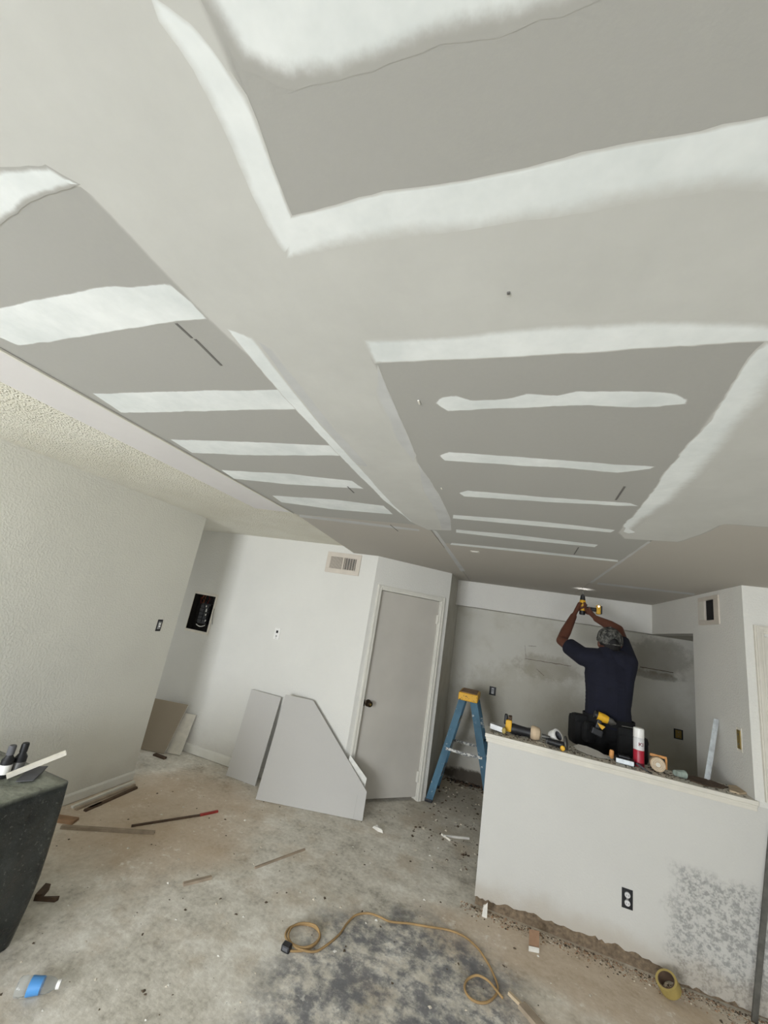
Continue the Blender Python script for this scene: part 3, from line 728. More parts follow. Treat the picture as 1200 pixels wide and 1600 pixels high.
A_ = AX(248.5, 977, XL); device((XL, A_.y, A_.z), PI/2, 'uncovered light switch on the left wall near its end', .055, .105, 'switch')
A_ = AY(980, 1404, YH); device((A_.x, YH, A_.z), 0, 'uncovered black outlet on the front of the half wall', .060, .104, 'outlet', 'black_plastic', 'can_white')
device((-0.1875, YE, 1.0875), 0, 'dark outlet on kitchen end wall beside the blue ladder', .08, .10, 'switch', 'black_plastic', 'slate')
device((1.785, YE, 1.0575), 0, 'brass-coloured outlet box low on the dark kitchen end wall', .085, .10, 'blank', 'black_plastic', 'brass')
device((XK, 3.535, 1.375), -PI/2, 'brass blank plate on the white kitchen side wall', .065, .145, 'blank', 'off_white', 'brass')
for i, (bx, bz) in enumerate(((0, 0),)): pass
# holes behind kitchen devices are closed by their boxes
for h_ in eo: struct(MB().box((h_[0], YE+.03, h_[2]), (h_[1], YE+.04, h_[3])).build('wall_box_back', 'dark_hole', w)) if False else None

# vent opening on the kitchen side wall with frame, grille missing
vt = thing('duct_opening', 'square wall vent frame without grille on kitchen side wall', 'vent', (XK, 3.72, 2.13))
m = MB(); W_, H_ = .36, .225
for a, b in (((0, 0), (W_, .035)), ((0, H_-.03), (W_, H_)), ((0, .035), (.08, H_-.03)), ((W_-.125, .035), (W_, H_-.03))):
    m.box((-.010, a[0], a[1]), (0, b[0], b[1]), .002)
m.build('vent_frame', 'vent_paint', vt)
m = MB(); m.box((.10, .06, .02), (.105, .25, .21)).box((0.001, .0805, .0355), (.10, .083, .1945)).box((.001, .232, .0355), (.10, .2345, .1945)).box((.001, .083, .192), (.10, .232, .1945)).box((.001, .083, .0355), (.10, .232, .038)).build('shade_liner', 'dark_hole', vt)  # liner coloured dark to put shade inside the opening
MB().box((-.013, .235, .04), (-.0101, .335, .19), .001).build('vent_damper', 'casing_old', vt)

# ------------------------------------------------------------ step ladder
ld = thing('step_ladder', 'blue fibreglass step ladder with yellow top, paint-splashed', 'ladder', (-0.41, 4.95, 0))
zt = 1.06
def rail(m, a, b, wx, wy, fl=0.004):
    a, b = Vector(a), Vector(b); t = (b-a).normalized()
    ex = Vector((0, 1, 0)).cross(t).normalized(); ey = t.cross(ex).normalized()
    for (x0, x1, y0, y1) in ((-wx/2, wx/2, -wy/2, -wy/2+fl), (-wx/2, -wx/2+fl, -wy/2+fl, wy/2), (wx/2-fl, wx/2, -wy/2+fl, wy/2)):
        q = [a+ex*x0+ey*y0, a+ex*x1+ey*y0, a+ex*x1+ey*y1, a+ex*x0+ey*y1]; m.prism(q, b-a)
    return m
def lp(side, far, z):   # point on the ladder: side -1 left/front, +1 right/rear
    k_ = 1-z/zt
    x_ = side*(0.055+0.235*k_) if side < 0 else 0.055+0.30*k_
    y_ = (-.16-.055*k_) if not far else (.16+.055*k_)
    return Vector((x_, y_, z))
for side in (-1, 1):
    for far in (0, 1):
        rl = rail(MB(), lp(side, far, 0.012), lp(side, far, zt), .075 if side > 0 else .07, .028).build('rail', 'blue_rail', ld)
        p_ = lp(side, far, 0); MB().box((p_.x-.04, p_.y-.02, 0), (p_.x+.04, p_.y+.02, .03), .006).build('rubber_foot', 'black_plastic', rl)
m = MB().box((-.105, -.19, zt-.03), (.105, .19, zt+.05), .012); cp = m.build('ladder_top', 'yellow_cap', ld)
MB().box((-.085, -.17, zt+.0495), (.085, .17, zt+.056), .004).build('top_tray', 'wood', cp)
for z_ in (.27, .53, .80):
    a, b = lp(-1, 0, z_), lp(-1, 1, z_)
    MB().box((a.x-.035, a.y, z_-.012), (a.x+.04, b.y, z_+.012), .003).build('step', 'grey_metal', ld)
for z_ in (.3, .62):
    a, b = lp(1, 0, z_), lp(1, 1, z_)
    MB().box((a.x-.01, a.y, z_-.015), (a.x+.01, b.y, z_+.015), .003).build('rear_brace', 'grey_metal', ld)
for far in (0, 1):
    z_ = .53; a, b = lp(-1, far, z_), lp(1, far, z_); dy = Vector((0, -.018 if not far else .018, 0)); mid = (a+b)/2+Vector((0, 0, -.005))
    m = MB(); 
    for p_, q_ in ((a, mid), (mid, b)):
        p_, q_ = p_+dy, q_+dy
        m.prism([p_+Vector((0, -.002, -.013)), p_+Vector((0, .002, -.013)), p_+Vector((0, .002, .013)), p_+Vector((0, -.002, .013))], q_-p_)
    m.lathe([(.016, 0), (.016, .006), (0, .006)], 12, Matrix.Translation(mid+dy*1.1) @ Matrix.Rotation(PI/2, 4, 'X'))
    m.build('spreader', 'splashed_metal', ld)

# ------------------------------------------------------------ loose drywall pieces
def lean(name, corners, t, label, mat='paper_board', cat='drywall'):
    """front-face polygon, pushed back by t along its normal"""
    C = [Vector(q) for q in corners]
    if len(C) == 4: C[3] = C[0]+(C[2]-C[1])+(C[3]-C[0]-(C[2]-C[1])).dot((C[1]-C[0]).normalized())*(C[1]-C[0]).normalized()
    n_ = (C[1]-C[0]).cross(C[2]-C[0]).normalized()
    if n_.y < 0: n_ = -n_
    m = MB(); k_ = len(C); vs = C+[q+n_*t for q in C]
    m.add(vs, [tuple(range(k_))]); m.add(vs, [tuple(range(2*k_-1, k_-1, -1))]); m.add(vs, [(i, (i+1) % k_, k_+(i+1) % k_, k_+i) for i in range(k_)], 1)
    zmin = min(q[2] for q in m.v); m.v = [(q[0], q[1], q[2]-zmin+0.001) for q in m.v]
    return one(m, name, [mat, 'gypsum'], label, cat)
bl, br_, tl, tr = AZ(353, 1212), AZ(398, 1229), AY(392, 1079, 3.985), AY(439, 1090, 3.985)
lean('drywall_offcut', [bl, br_, tr, tl], .0127, 'narrow grey rectangular drywall offcut leaning on back wall')
BL, BR, T2 = AZ(399, 1250), AZ(566, 1284), AY(489, 1095, 3.975)
nn = (BR-BL).cross(T2-BL)
pl = lambda a, b: AP(a, b, BL, nn)
lean('drywall_offcut', [BL, BR, pl(573, 1238), T2, pl(446, 1086)], .0127, 'large five-sided grey drywall offcut leaning before the door')
# hairline cut near its right edge
c0, c1 = pl(558, 1242), pl(551, 1281)
tag(MB().prism([c0, c0+Vector((.004, 0, 0)), c1+Vector((.004, 0, 0)), c1], Vector((0, -.0006, .0002))).build('score_line', 'pencil', None), None)
sl = bpy.data.objects['score_line']; pb = bpy.data.objects['drywall_offcut.001']; sl.parent = pb; sl.location = -pb.location
B0, B1, P3 = Vector((-1.42, 3.90, 0)), Vector((-1.175, 3.972, 0)), AY(547, 1180, 4.0)
n3 = (B1-B0).cross(P3-B0)
lean('drywall_scrap', [B0, B1, AP(571, 1226, B0, n3), AP(573, 1217, B0, n3), P3], .0127, 'white-edged drywall scrap tucked behind the five-sided offcut', 'gypsum')
a1, a2 = AZ(205, 1168), AZ(256, 1179); lean('leaning_drywall', [a1, a2, AY(294, 1102, 3.95), AY(225, 1087, 3.95)], .0127, 'grey-brown drywall piece half hidden behind left wall end', 'paper_brown')
a1, a2 = AZ(240, 1173), AZ(281, 1181); lean('scrap_board', [a1, a2, AY(306, 1118, 4.0), AY(270, 1110, 4.0)], .014, 'pale scratched board behind the grey-brown drywall in the alcove', 'off_white', 'board')
A_ = AZ(262, 1180); one(MB().box((A_.x-.09, A_.y-.11, 0), (A_.x+.06, A_.y-.07, .018), .002), 'wood_block', 'wood_dark', 'small dark wood strip at the foot of alcove boards', 'wood scrap')

# ------------------------------------------------------------ sticks and boards on the floor, left
def stick(name, a, b, w_, h_, mat, label, cat='stick', z=0.0, group=None):
    a, b = Vector(a), Vector(b); a.z = b.z = z; t = (b-a).normalized(); n_ = Vector((-t.y, t.x, 0))*w_/2
    q = [a-n_, a+n_, a+n_*.75+Vector((0, 0, h_)), a-n_*.75+Vector((0, 0, h_))]
    return one(MB().prism(q, b-a), name, mat, label, cat, group)
for i, (a, b, ma, lb) in enumerate((
    ((112, 1263), (209, 1223), 'casing_old', 'cream moulding stick nearest the left wall baseboard'),
    ((118, 1266), (210, 1228), 'wood_grey', 'grey-brown moulding stick second out from the left wall'),
    ((132, 1268), (213, 1232), 'wood_dark', 'dark moulding stick third out from the left wall'),
    ((138, 1265), (158, 1257), 'wood_dark', 'short dark stub beside the pile of moulding sticks'))):
    stick('moulding_stick', AZ(*a), AZ(*b), .028, .016, ma, lb, 'moulding', 0, 'moulding sticks by the left wall')
stick('wood_plank', AZ(58, 1276), AZ(118, 1285), .075, .02, 'wood', 'brown wooden board end beside the plastic-draped table', 'plank')
stick('wood_lath', AZ(95, 1294), AZ(241, 1303), .03, .018, 'wood_grey', 'long grey-brown lath lying on the floor at left', 'lath')
rd = thing('painted_stick', 'thin dark stick with a red tip on the floor', 'stick', AZ(200, 1292))
a, b, c_ = AZ(205, 1292)-rd.location, AZ(312, 1275)-rd.location, AZ(340, 1269)-rd.location
def flatbar(a, b, w_, h_, z0=0):
    t = (b-a).normalized(); n_ = Vector((-t.y, t.x, 0))*w_/2; a = Vector((a.x, a.y, z0)); b = Vector((b.x, b.y, z0))
    return MB().prism([a-n_, a+n_, a+n_+Vector((0, 0, h_)), a-n_+Vector((0, 0, h_))], b-a)
flatbar(a, b, .014, .012).build('shaft', 'wood_dark', rd); flatbar(b, c_, .018, .014).build('tip', 'red_paint', rd)
stick('thin_stick', AZ(398, 1357), AZ(476, 1328), .016, .01, 'wood_grey', 'thin grey-brown stick alone in the middle of floor')
stick('plaster_strip', AZ(286, 1383), AZ(330, 1372), .03, .012, 'wood_grey', 'short dusty grey strip on the floor at left', 'scrap')
A_ = AZ(59, 1405)
m = MB(); m.prism([A_+Vector((-.05, .06, 0)), A_+Vector((-.02, .07, 0)), A_+Vector((.02, -.0, 0)), A_+Vector((-.005, -.02, 0))], (0, 0, .03)); m.prism([A_+Vector((-.005, -.02, 0)), A_+Vector((.02, 0, 0)), A_+Vector((.09, .05, 0)), A_+Vector((.09, .03, 0))], (0, 0, .02))
one(m, 'wood_splinter', 'wood_dark', 'bent dark splinter beside the plastic-draped table', 'wood scrap')
# scraps
def shard(name, px, pts_, h_, mat, label, cat='scrap', rot=0.0):
    A_ = AZ(*px); R_ = Matrix.Rotation(rot, 3, 'Z')
    q = [A_+R_ @ Vector((x_, y_, 0)) for x_, y_ in pts_]; n_ = len(q)
    m = MB(); c_ = sum(q, Vector())/n_
    vs = q+[c_+(p_-c_)*.8+Vector((0, 0, h_*(.5+.5*((i*37) % 10)/10))) for i, p_ in enumerate(q)]
    m.add(vs, [tuple(range(n_-1, -1, -1)), tuple(range(n_, 2*n_))]+[(i, (i+1) % n_, n_+(i+1) % n_, n_+i) for i in range(n_)])
    return one(m, name, mat, label, cat)
shard('plaster_chip', (590, 1296), [(-.05, 0), (-.02, .03), (.05, -.01), (.06, -.03), (.01, -.03)], .03, 'plaster', 'white plaster chip on floor before the five-sided offcut')
stick('white_strip', AZ(692, 1307), AZ(733, 1311), .022, .015, 'plaster', 'white strip lying on floor left of half wall', 'scrap')
stick('white_strip', AZ(690, 1304), AZ(704, 1314), .020, .012, 'off_white', 'short stub crossing the white strip near half wall', 'scrap')
shard('wall_shim', (757, 1432), [(-.016, -.01), (.016, -.01), (.016, .01), (-.016, .01)], .10, 'plaster', 'small white shim standing at half wall corner')
# folded card by the half wall
A_ = AZ(835, 1492)
m = MB(); m.prism([A_+Vector((-.05, -.02, 0)), A_+Vector((.045, .01, 0)), A_+Vector((.045, .10, .115)), A_+Vector((-.05, .07, .115))], (0, .004, .003))
cb = thing('cardboard_scrap', 'brown card scrap with white edge leaning on half wall foot', 'cardboard', (A_.x, A_.y+.03, 0)); cb.scale = (.62, .62, .62)
m.v = [tuple(Vector(q)-Vector((A_.x, A_.y, 0))) for q in m.v]; m.build('card', 'card', cb)
MB().prism([(-.052, -.030, 0), (.045, -.002, 0), (.045, .012, .012), (-.052, -.016, .012)], (0, .004, .02)).build('white_edge', 'plaster', cb)
# tape roll on the floor
A_ = AZ(1046, 1560)
tr_ = thing('tape_roll', 'yellow masking tape roll standing against the half wall foot', 'tape', (A_.x, A_.y+.015, .054), Vector((0, 1, 0)).rotation_difference(Vector((-.5, -.30, .80))).to_euler())
def ring(ro, ri, h_): return MB().lathe([(ri, -h_/2), (ro, -h_/2), (ro, h_/2), (ri, h_/2), (ri, -h_/2)], 28, Matrix.Rotation(PI/2, 4, 'X'), 0, False)
ring(.055, .043, .05).build('tape', 'masking', tr_, True); ring(.0425, .038, .052).build('core', 'wood_dark', tr_, True)
stick('lath_scrap', AZ(795, 1553), AZ(822, 1580), .02, .012, 'wood_pale', 'pale narrow lath scrap beside the small cord loop', 'scrap')
stick('lath_scrap', AZ(815, 1572), AZ(850, 1612), .06, .014, 'wood_grey', 'dusty wider board end at bottom edge of view', 'scrap')

# loose plaster crumbs along the half wall, around the room
rg = random.Random(21)
def crumbs(name, n_, fx, smin, smax, mats, label):
    m = MB()
    for i in range(n_):
        x_, y_ = fx(); s_ = smin*(smax/smin)**rg.random(); a = rg.uniform(0, 6.28)
        q = Matrix.Translation((x_, y_, 0)) @ Matrix.Rotation(a, 4, 'Z')
        b_, c_, d_ = s_, s_*rg.uniform(.4, 1), s_*rg.uniform(.3, .8)
        vs = [(-b_, -c_*.6, 0), (b_, -c_, 0), (b_*.7, c_, 0), (-b_*.8, c_*.8, 0), (0, 0, d_), (b_*.4, -c_*.2, d_*.9)]
        fs = [(3, 2, 1, 0), (0, 1, 5, 4), (1, 2, 5), (2, 3, 4, 5), (3, 0, 4)]
        m.add([q @ Vector(v_) for v_ in vs], fs, rg.randrange(len(mats)))
    return tag(m.build(name, mats), label, 'debris', None, 'stuff')
def inroom(x_, y_):
    return x_ > XL+.05 and not (y_ > 3.30 and x_ > -0.15) and y_ < 4.0+max(0, min(.7, x_+1.3)) and (x_ < -.0 or y_ < 3.34)
def f1():
    while True:
        x_ = rg.uniform(-.2, 1.6); y_ = YH-.01-abs(rg.gauss(0, .045))
        if inroom(x_, y_) or y_ < 3.38: return x_, y_
crumbs('plaster_rubble', 2200, f1, .002, .009, ['wood_grey', 'dark_crumbs', 'dark_crumbs', 'wood_grey', 'wood', 'card', 'crumbs'], 'plaster rubble and dirt along the foot of half wall')
def f2():
    while True:
        x_ = rg.uniform(-3.0, 1.4); y_ = rg.uniform(1.3, 4.5)
        if inroom(x_, y_): return x_, y_
crumbs('floor_crumbs', 500, f2, .002, .011, ['crumbs', 'dark_crumbs', 'plaster', 'dark_crumbs'], 'scattered small crumbs across the concrete floor')
def f3():
    while True:
        x_ = rg.uniform(-.70, .0); y_ = rg.uniform(3.7, 5.55)
        if x_ > -.7 or y_ < 4.6:
            if x_ < -.15 or y_ > 3.65: return x_, y_
crumbs('kitchen_debris', 320, f3, .003, .018, ['dark_crumbs', 'wood_dark', 'crumbs'], 'dark debris on the kitchen floor around the ladder')
def f4(): return rg.uniform(-.65, .3), YE-.02-abs(rg.gauss(0, .05))
crumbs('wall_foot_debris', 260, f4, .008, .035, ['dark_crumbs', 'wood_dark', 'black_plastic'], 'dark torn debris along the foot of kitchen end wall')

# ------------------------------------------------------------ extension cord
def smooth_path(pts_, n_=10):
    P_ = [Vector(q) for q in pts_]; out = []
    for i in range(len(P_)-1):
        p0 = P_[max(i-1, 0)]; p1 = P_[i]; p2 = P_[i+1]; p3 = P_[min(i+2, len(P_)-1)]
        for j in range(n_):
            t = j/n_
            out.append(.5*((2*p1)+(-p0+p2)*t+(2*p0-5*p1+4*p2-p3)*t*t+(-p0+3*p1-3*p2+p3)*t**3))
    return out+[P_[-1]]
cr = .0056
px = [(450, 1484), (458, 1486), (478, 1484), (495, 1473), (500, 1460), (490, 1448), (470, 1444), (452, 1450), (446, 1462), (452, 1476), (470, 1484), (488, 1480), (499, 1466), (492, 1450), (472, 1446), (456, 1452), (450, 1468), (462, 1484), (490, 1487), (510, 1477), (530, 1460), (542, 1443), (556, 1430), (575, 1427), (592, 1432), (610, 1440), (640, 1443), (670, 1448), (700, 1453), (725, 1463), (745, 1480), (758, 1498), (770, 1520), (778, 1545), (768, 1562), (752, 1567), (735, 1560), (726, 1545), (730, 1531), (745, 1527), (762, 1535), (775, 1550), (786, 1560)]
pw = [AZ(a, b, cr+.001) for a, b in px]
for i in range(9, 18): pw[i].z += cr*1.9
for i in range(39, 42): pw[i].z += cr*1.5
ec = thing('extension_cord', 'yellow-orange extension cord looping across the concrete floor', 'cord', (pw[0].x, pw[0].y, 0))
lo = Vector((pw[0].x, pw[0].y, 0))
MB().tube([q-lo for q in smooth_path(pw, 7)], cr, 8).build('cable', 'cord_orange', ec, True)
MB().box((-.034, -.020, .0), (.014, .018, .030), .006).build('socket', 'black_plastic', ec)
MB().box((-.026, -.0215, .008), (.006, -.0195, .024), .001).build('socket_face', 'slate', ec)

# ------------------------------------------------------------ water bottle
A_, B_ = AZ(22, 1558), AZ(92, 1553)
d_ = (B_-A_); ang = math.atan2(d_.y, d_.x)
bt = thing('water_bottle', 'crumpled clear plastic water bottle with blue label on floor', 'bottle', (A_.x, A_.y, .034), (0, 0, ang))
LX = Matrix.Rotation(PI/2, 4, 'Y'); Lb = min(.24, d_.length)
prof = [(0, 0), (.028, .001), (.031, .008), (.030, .02), (.032, .03), (.030, .042), (.0315, .055), (.031, .13), (.0285, .15), (.022, .175), (.0135, .195), (.0125, .21), (0, .21)]
prof = [(r_, z_*Lb/.225) for r_, z_ in prof]
m = MB().lathe(prof, 24, LX)
m.v = [(q[0], q[1]*(1+.12*math.sin(q[0]*60)), q[2]*(0.92+.10*math.sin(q[0]*45+1))) for q in m.v]
m.build('bottle_body', 'clear_plastic', bt, True)
m = MB().lathe([(.0325, .062*Lb/.225), (.0330, .065*Lb/.225), (.0330, .122*Lb/.225), (.0325, .125*Lb/.225)], 24, LX, 0, False)
m.v = [(q[0], q[1]*(1+.12*math.sin(q[0]*60)), q[2]*(0.92+.10*math.sin(q[0]*45+1))) for q in m.v]
m.build('bottle_label', 'bottle_label', bt, True)
MB().lathe([(0, .200*Lb/.225), (.0148, .200*Lb/.225), (.0148, .218*Lb/.225), (.012, .220*Lb/.225), (0, .220*Lb/.225)], 18, LX).build('bottle_cap', 'white_plastic', bt, True)

# ------------------------------------------------------------ plastic-draped table in the left foreground
tb = thing('draped_table', 'low table draped in dusty dark plastic sheeting, left foreground', 'covered table', (-2.46, 1.30, 0))
hx, hy, hz = .355, .475, .70
bm = bmesh.new(); nu, nv = 120, 26
rows = []
def rr(t):  # rounded rectangle outline
    per = 4*(hx+hy); s_ = t*per
    for (x0, y0, x1, y1) in ((hx, -hy, hx, hy), (hx, hy, -hx, hy), (-hx, hy, -hx, -hy), (-hx, -hy, hx, -hy)):
        L = abs(x1-x0)+abs(y1-y0)
        if s_ <= L: f = s_/L; return Vector((x0+(x1-x0)*f, y0+(y1-y0)*f))
        s_ -= L
    return Vector((hx, -hy))
for j in range(nv+1):
    row = []
    v_ = j/nv
    for i in range(nu):
        p_ = rr(i/nu); dirn = p_.normalized()
        if v_ < .3:      # top
            k_ = v_/.3; q = p_*k_; z_ = hz+.006*noise.noise((q.x*7, q.y*7, 3))-.004*k_**8
        else:
            k_ = (v_-.3)/.7
            fold = (.016*math.sin(i*.55)+.030*noise.noise((i*.17, k_*1.2, 0))+.022*noise.noise((i*.6, k_*2, 7)))*min(1, k_*1.6)
            q = p_+dirn*(.012*min(1, k_*6)+fold-.035*k_)
            z_ = hz*(1-k_)-.006+(.006 if k_ > .99 else 0)+.001
            if k_ < .04: z_ = hz-.004
        row.append(bm.verts.new((q.x, q.y, max(.002, z_))))
    rows.append(row)
for j in range(nv):
    for i in range(nu): bm.faces.new((rows[j][i], rows[j+1][i], rows[j+1][(i+1) % nu], rows[j][(i+1) % nu]))
bmesh.ops.remove_doubles(bm, verts=bm.verts, dist=.0005); bmesh.ops.recalc_face_normals(bm, faces=bm.faces)
me = bpy.data.meshes.new('plastic_cover'); bm.to_mesh(me); bm.free(); me.materials.append(M['plastic_sheet']); me.polygons.foreach_set('use_smooth', [True]*len(me.polygons))
o = bpy.data.objects.new('plastic_cover', me); COL.objects.link(o); o.parent = tb
m = MB(); m.box((-hx+.02, -hy+.02, .64), (hx-.02, hy-.02, .685), .004)
m.build('table_top', 'wood', tb)
for sx in (-1, 1):
    for sy in (-1, 1): MB().box((sx*(hx-.09)-.025, sy*(hy-.09)-.025, 0), (sx*(hx-.09)+.025, sy*(hy-.09)+.025, .64), .003).build('leg', 'wood', tb)
zt_ = .708
# grey metal plate, white stick, small bottles on it
A_ = AZ(50, 1209, zt_)
q = [AZ(24, 1222, zt_), AZ(52, 1220, zt_), AZ(63, 1211, zt_), AZ(75, 1198, zt_+.012), AZ(52, 1199, zt_+.014), AZ(38, 1208, zt_+.006)]
m = MB().prism(q, (0, 0, .004)); one(m, 'metal_plate', 'slate', 'dark grey bent metal plate on the plastic-draped table', 'metal plate')
a, b = AZ(10, 1213, zt_+.02), AZ(103, 1176, zt_+.10)
t = (b-a).normalized(); n_ = t.cross(Vector((0, 0, 1))).normalized()*.013; u_ = n_.cross(t).normalized()*.009
one(MB().prism([a-n_-u_, a+n_-u_, a+n_+u_, a-n_+u_], b-a), 'white_stick', 'off_white', 'cream stick poking up from the plastic-draped table', 'stick')
for i, (pxx, lb) in enumerate((((3, 1214), 'dark bottle with white label on draped table, left one'), ((17, 1211), 'dark small bottle on draped table, right one'))):
    A_ = AZ(pxx[0], pxx[1], zt_)
    t_ = thing('small_bottle', lb, 'bottle', (A_.x, A_.y+.02*i, zt_), group='dark bottles on the draped table'); t_.scale = (1.25, 1.25, 1.75)
    MB().lathe([(0, 0), (.019, 0), (.021, .004), (.021, .045), (.012, .055), (.011, .06)], 16, None).build('bottle_body', 'black_plastic', t_, True)
    MB().lathe([(.0135, .058), (.0135, .078), (.011, .082), (0, .082)], 16).build('bottle_cap', 'slate' if i == 0 else 'black_plastic', t_, True)
    MB().lathe([(.0215, .010), (.0215, .034)], 16, None, 0, False).build('bottle_label', 'white_plastic' if i == 0 else 'grey_metal', t_, True)

# ------------------------------------------------------------ tools on the ledge
def on_ledge(a, b): return AZ(a, b, ZH)
# multi-tool lying along the ledge
g0 = Vector((-0.055, 3.50, ZH))
gr = thing('power_tool', 'black and yellow power tool with dusty tan end on ledge', 'power tool', g0, (0, 0, -.03)); gr.scale = (.94, 1.25, 1.35)
RX = Matrix.Rotation(PI/2, 4, 'Y')
MB().lathe([(0, .10), (.026, .10), (.029, .12), (.026, .16), (.024, .22), (.027, .25), (0, .25)], 18, Matrix.Translation((0, .03, .030)) @ RX).build('grip', 'black_plastic', gr, True)
MB().lathe([(0, .25), (.031, .25), (.036, .265), (.036, .29), (.030, .318), (.018, .325), (0, .325)], 18, Matrix.Translation((0, .03, .036)) @ RX).build('motor_end', 'tan', gr, True)
MB().box((.055, .0, .012), (.105, .06, .075), .012).build('gear_head', 'yellow', gr)
MB().box((.042, .005, .045), (.070, .055, .098), .01).build('head_cap', 'black_plastic', gr)
MB().box((.073, .002, .074), (.103, .058, .094), .006).build('switch_plate', 'wood_dark', gr)
MB().prism([(-.06, -.02, .012), (.055, -.03, .006), (.055, .02, .006), (-.06, .03, .012)], (0, 0, .026)).build('guard', 'grey_metal', gr)
MB().lathe([(0, 0), (.016, 0), (.016, .02), (.010, .026), (0, .026)], 14, Matrix.Translation((.05, -.028, .022)) @ Matrix.Rotation(PI/2, 4, 'X')).build('lock_knob', 'masking', gr, True)
MB().lathe([(0, 0), (.012, 0), (.012, .03), (.009, .031), (.009, .06), (0, .06)], 12, Matrix.Translation((.335, .03, .030)) @ RX).build('hose_fitting', 'dark_metal', gr, True)
fx = thing('hose_coupling', 'small dark metal coupling on ledge next to power tool', 'coupling', (.305, 3.55, ZH))
MB().lathe([(0, 0), (.016, 0), (.016, .02), (.013, .022), (.013, .035), (.016, .037), (.016, .05), (0, .05)], 14).build('coupling_body', 'grey_metal', fx, True)
MB().lathe([(.0165, .022), (.0172, .025), (.0165, .033)], 14, None, 0, False).build('rubber_ring', 'black_plastic', fx, True)
# white roll
rl = thing('tape_roll', 'white paper tape roll tilted on ledge, dark inside', 'tape', (.36, 3.565, ZH+.050), (0, 0, -.75)); rl.scale = (.8, .8, .8)
m = MB(); RM = Matrix.Rotation(PI/2-.55, 4, 'Y')
m.lathe([(.040, -.035), (.058, -.035), (.062, .03), (.056, .034), (.040, .034)], 28, RM, 0, False); m.build('tape', 'white_plastic', rl, True)
MB().lathe([(.0395, .034), (.0395, -.036), (.0, -.036)], 28, RM, 0, False).build('core', 'slate', rl, True)
# small grinder: disc + body + yellow nut
sg = thing('angle_grinder', 'small black grinder with grey disc and yellow knob on ledge', 'power tool', (.40, 3.435, ZH), (0, 0, -.25)); sg.scale = (.85, .85, .85)
MB().lathe([(0, -.13), (.022, -.13), (.026, -.11), (.024, -.08), (.028, -.05), (.028, .0), (0, .0)], 16, Matrix.Translation((0, 0.03, .03)) @ RX).build('grinder_body', 'black_plastic', sg, True)
MB().lathe([(0, -.006), (.052, -.006), (.055, 0), (.052, .008), (.03, .010), (0, .010)], 26, Matrix.Translation((.015, .03, .054)) @ Matrix.Rotation(PI/2-.2, 4, 'Y') @ Matrix.Rotation(.0, 4, 'X')).build('disc_guard', 'dark_metal', sg, True)
MB().lathe([(0, 0), (.016, 0), (.019, .006), (.019, .020), (.012, .026), (0, .026)], 12, Matrix.Translation((.00, -.022, .021)) @ Matrix.Rotation(PI/2, 4, 'X')).build('side_knob', 'yellow', sg, True)
# trowel
tw = thing('trowel', 'grey pointed trowel with wooden handle lying on ledge', 'trowel', (.475, 3.51, ZH+.012), (.38, 0.03, -.10))
bl_ = [(0, -.005), (.03, -.035), (.09, -.045), (.16, -.04), (.215, -.012), (.235, 0), (.215, .012), (.16, .035), (.09, .04), (.03, .03)]
MB().prism([(a_, b_, .010+.012*math.cos(a_*9)) for a_, b_ in bl_], (0, 0, .003)).build('blade', 'trowel_steel', tw)
MB().tube([(.215, 0, .012), (.235, 0, .020), (.245, .005, .035)], .005).build('tang', 'dark_metal', tw)
MB().lathe([(0, 0), (.012, 0), (.015, .012), (.014, .045), (.010, .052), (0, .053)], 14, Matrix.Translation((.240, .004, .012)) @ Matrix.Rotation(-.25, 4, 'X')).build('handle', 'orange_wood', tw, True)
# battery / drywall knife box
bx_ = thing('battery_pack', 'black battery pack with silver front on the ledge', 'battery', (.735, 3.455, ZH), (0, 0, -.10))
MB().box((0, .006, 0), (.115, .085, .036), .006).build('battery_case', 'black_plastic', bx_)
MB().box((.002, -.002, .004), (.108, .006, .033), .003).build('front_face', 'galvanised', bx_)
MB().box((.02, .02, .036), (.09, .07, .050), .005).build('slide_rail', 'black_plastic', bx_)
kn_ = thing('pry_tool', 'dark slim hand tool lying across the ledge behind battery', 'hand tool', (.868, 3.470, ZH), (0, 0, -.85)); kn_.scale = (.5, .5, .5)
MB().tube([(-.02, .02, .040), (.04, .01, .030), (.10, 0, .018), (.15, -.005, .012)], [.012, .014, .012, .009], 10).build('handle', 'slate', kn_, True)
MB().prism([(.15, -.012, .004), (.20, -.014, .002), (.20, .006, .002), (.15, .004, .004)], (0, 0, .012)).build('tool_tip', 'black_plastic', kn_)
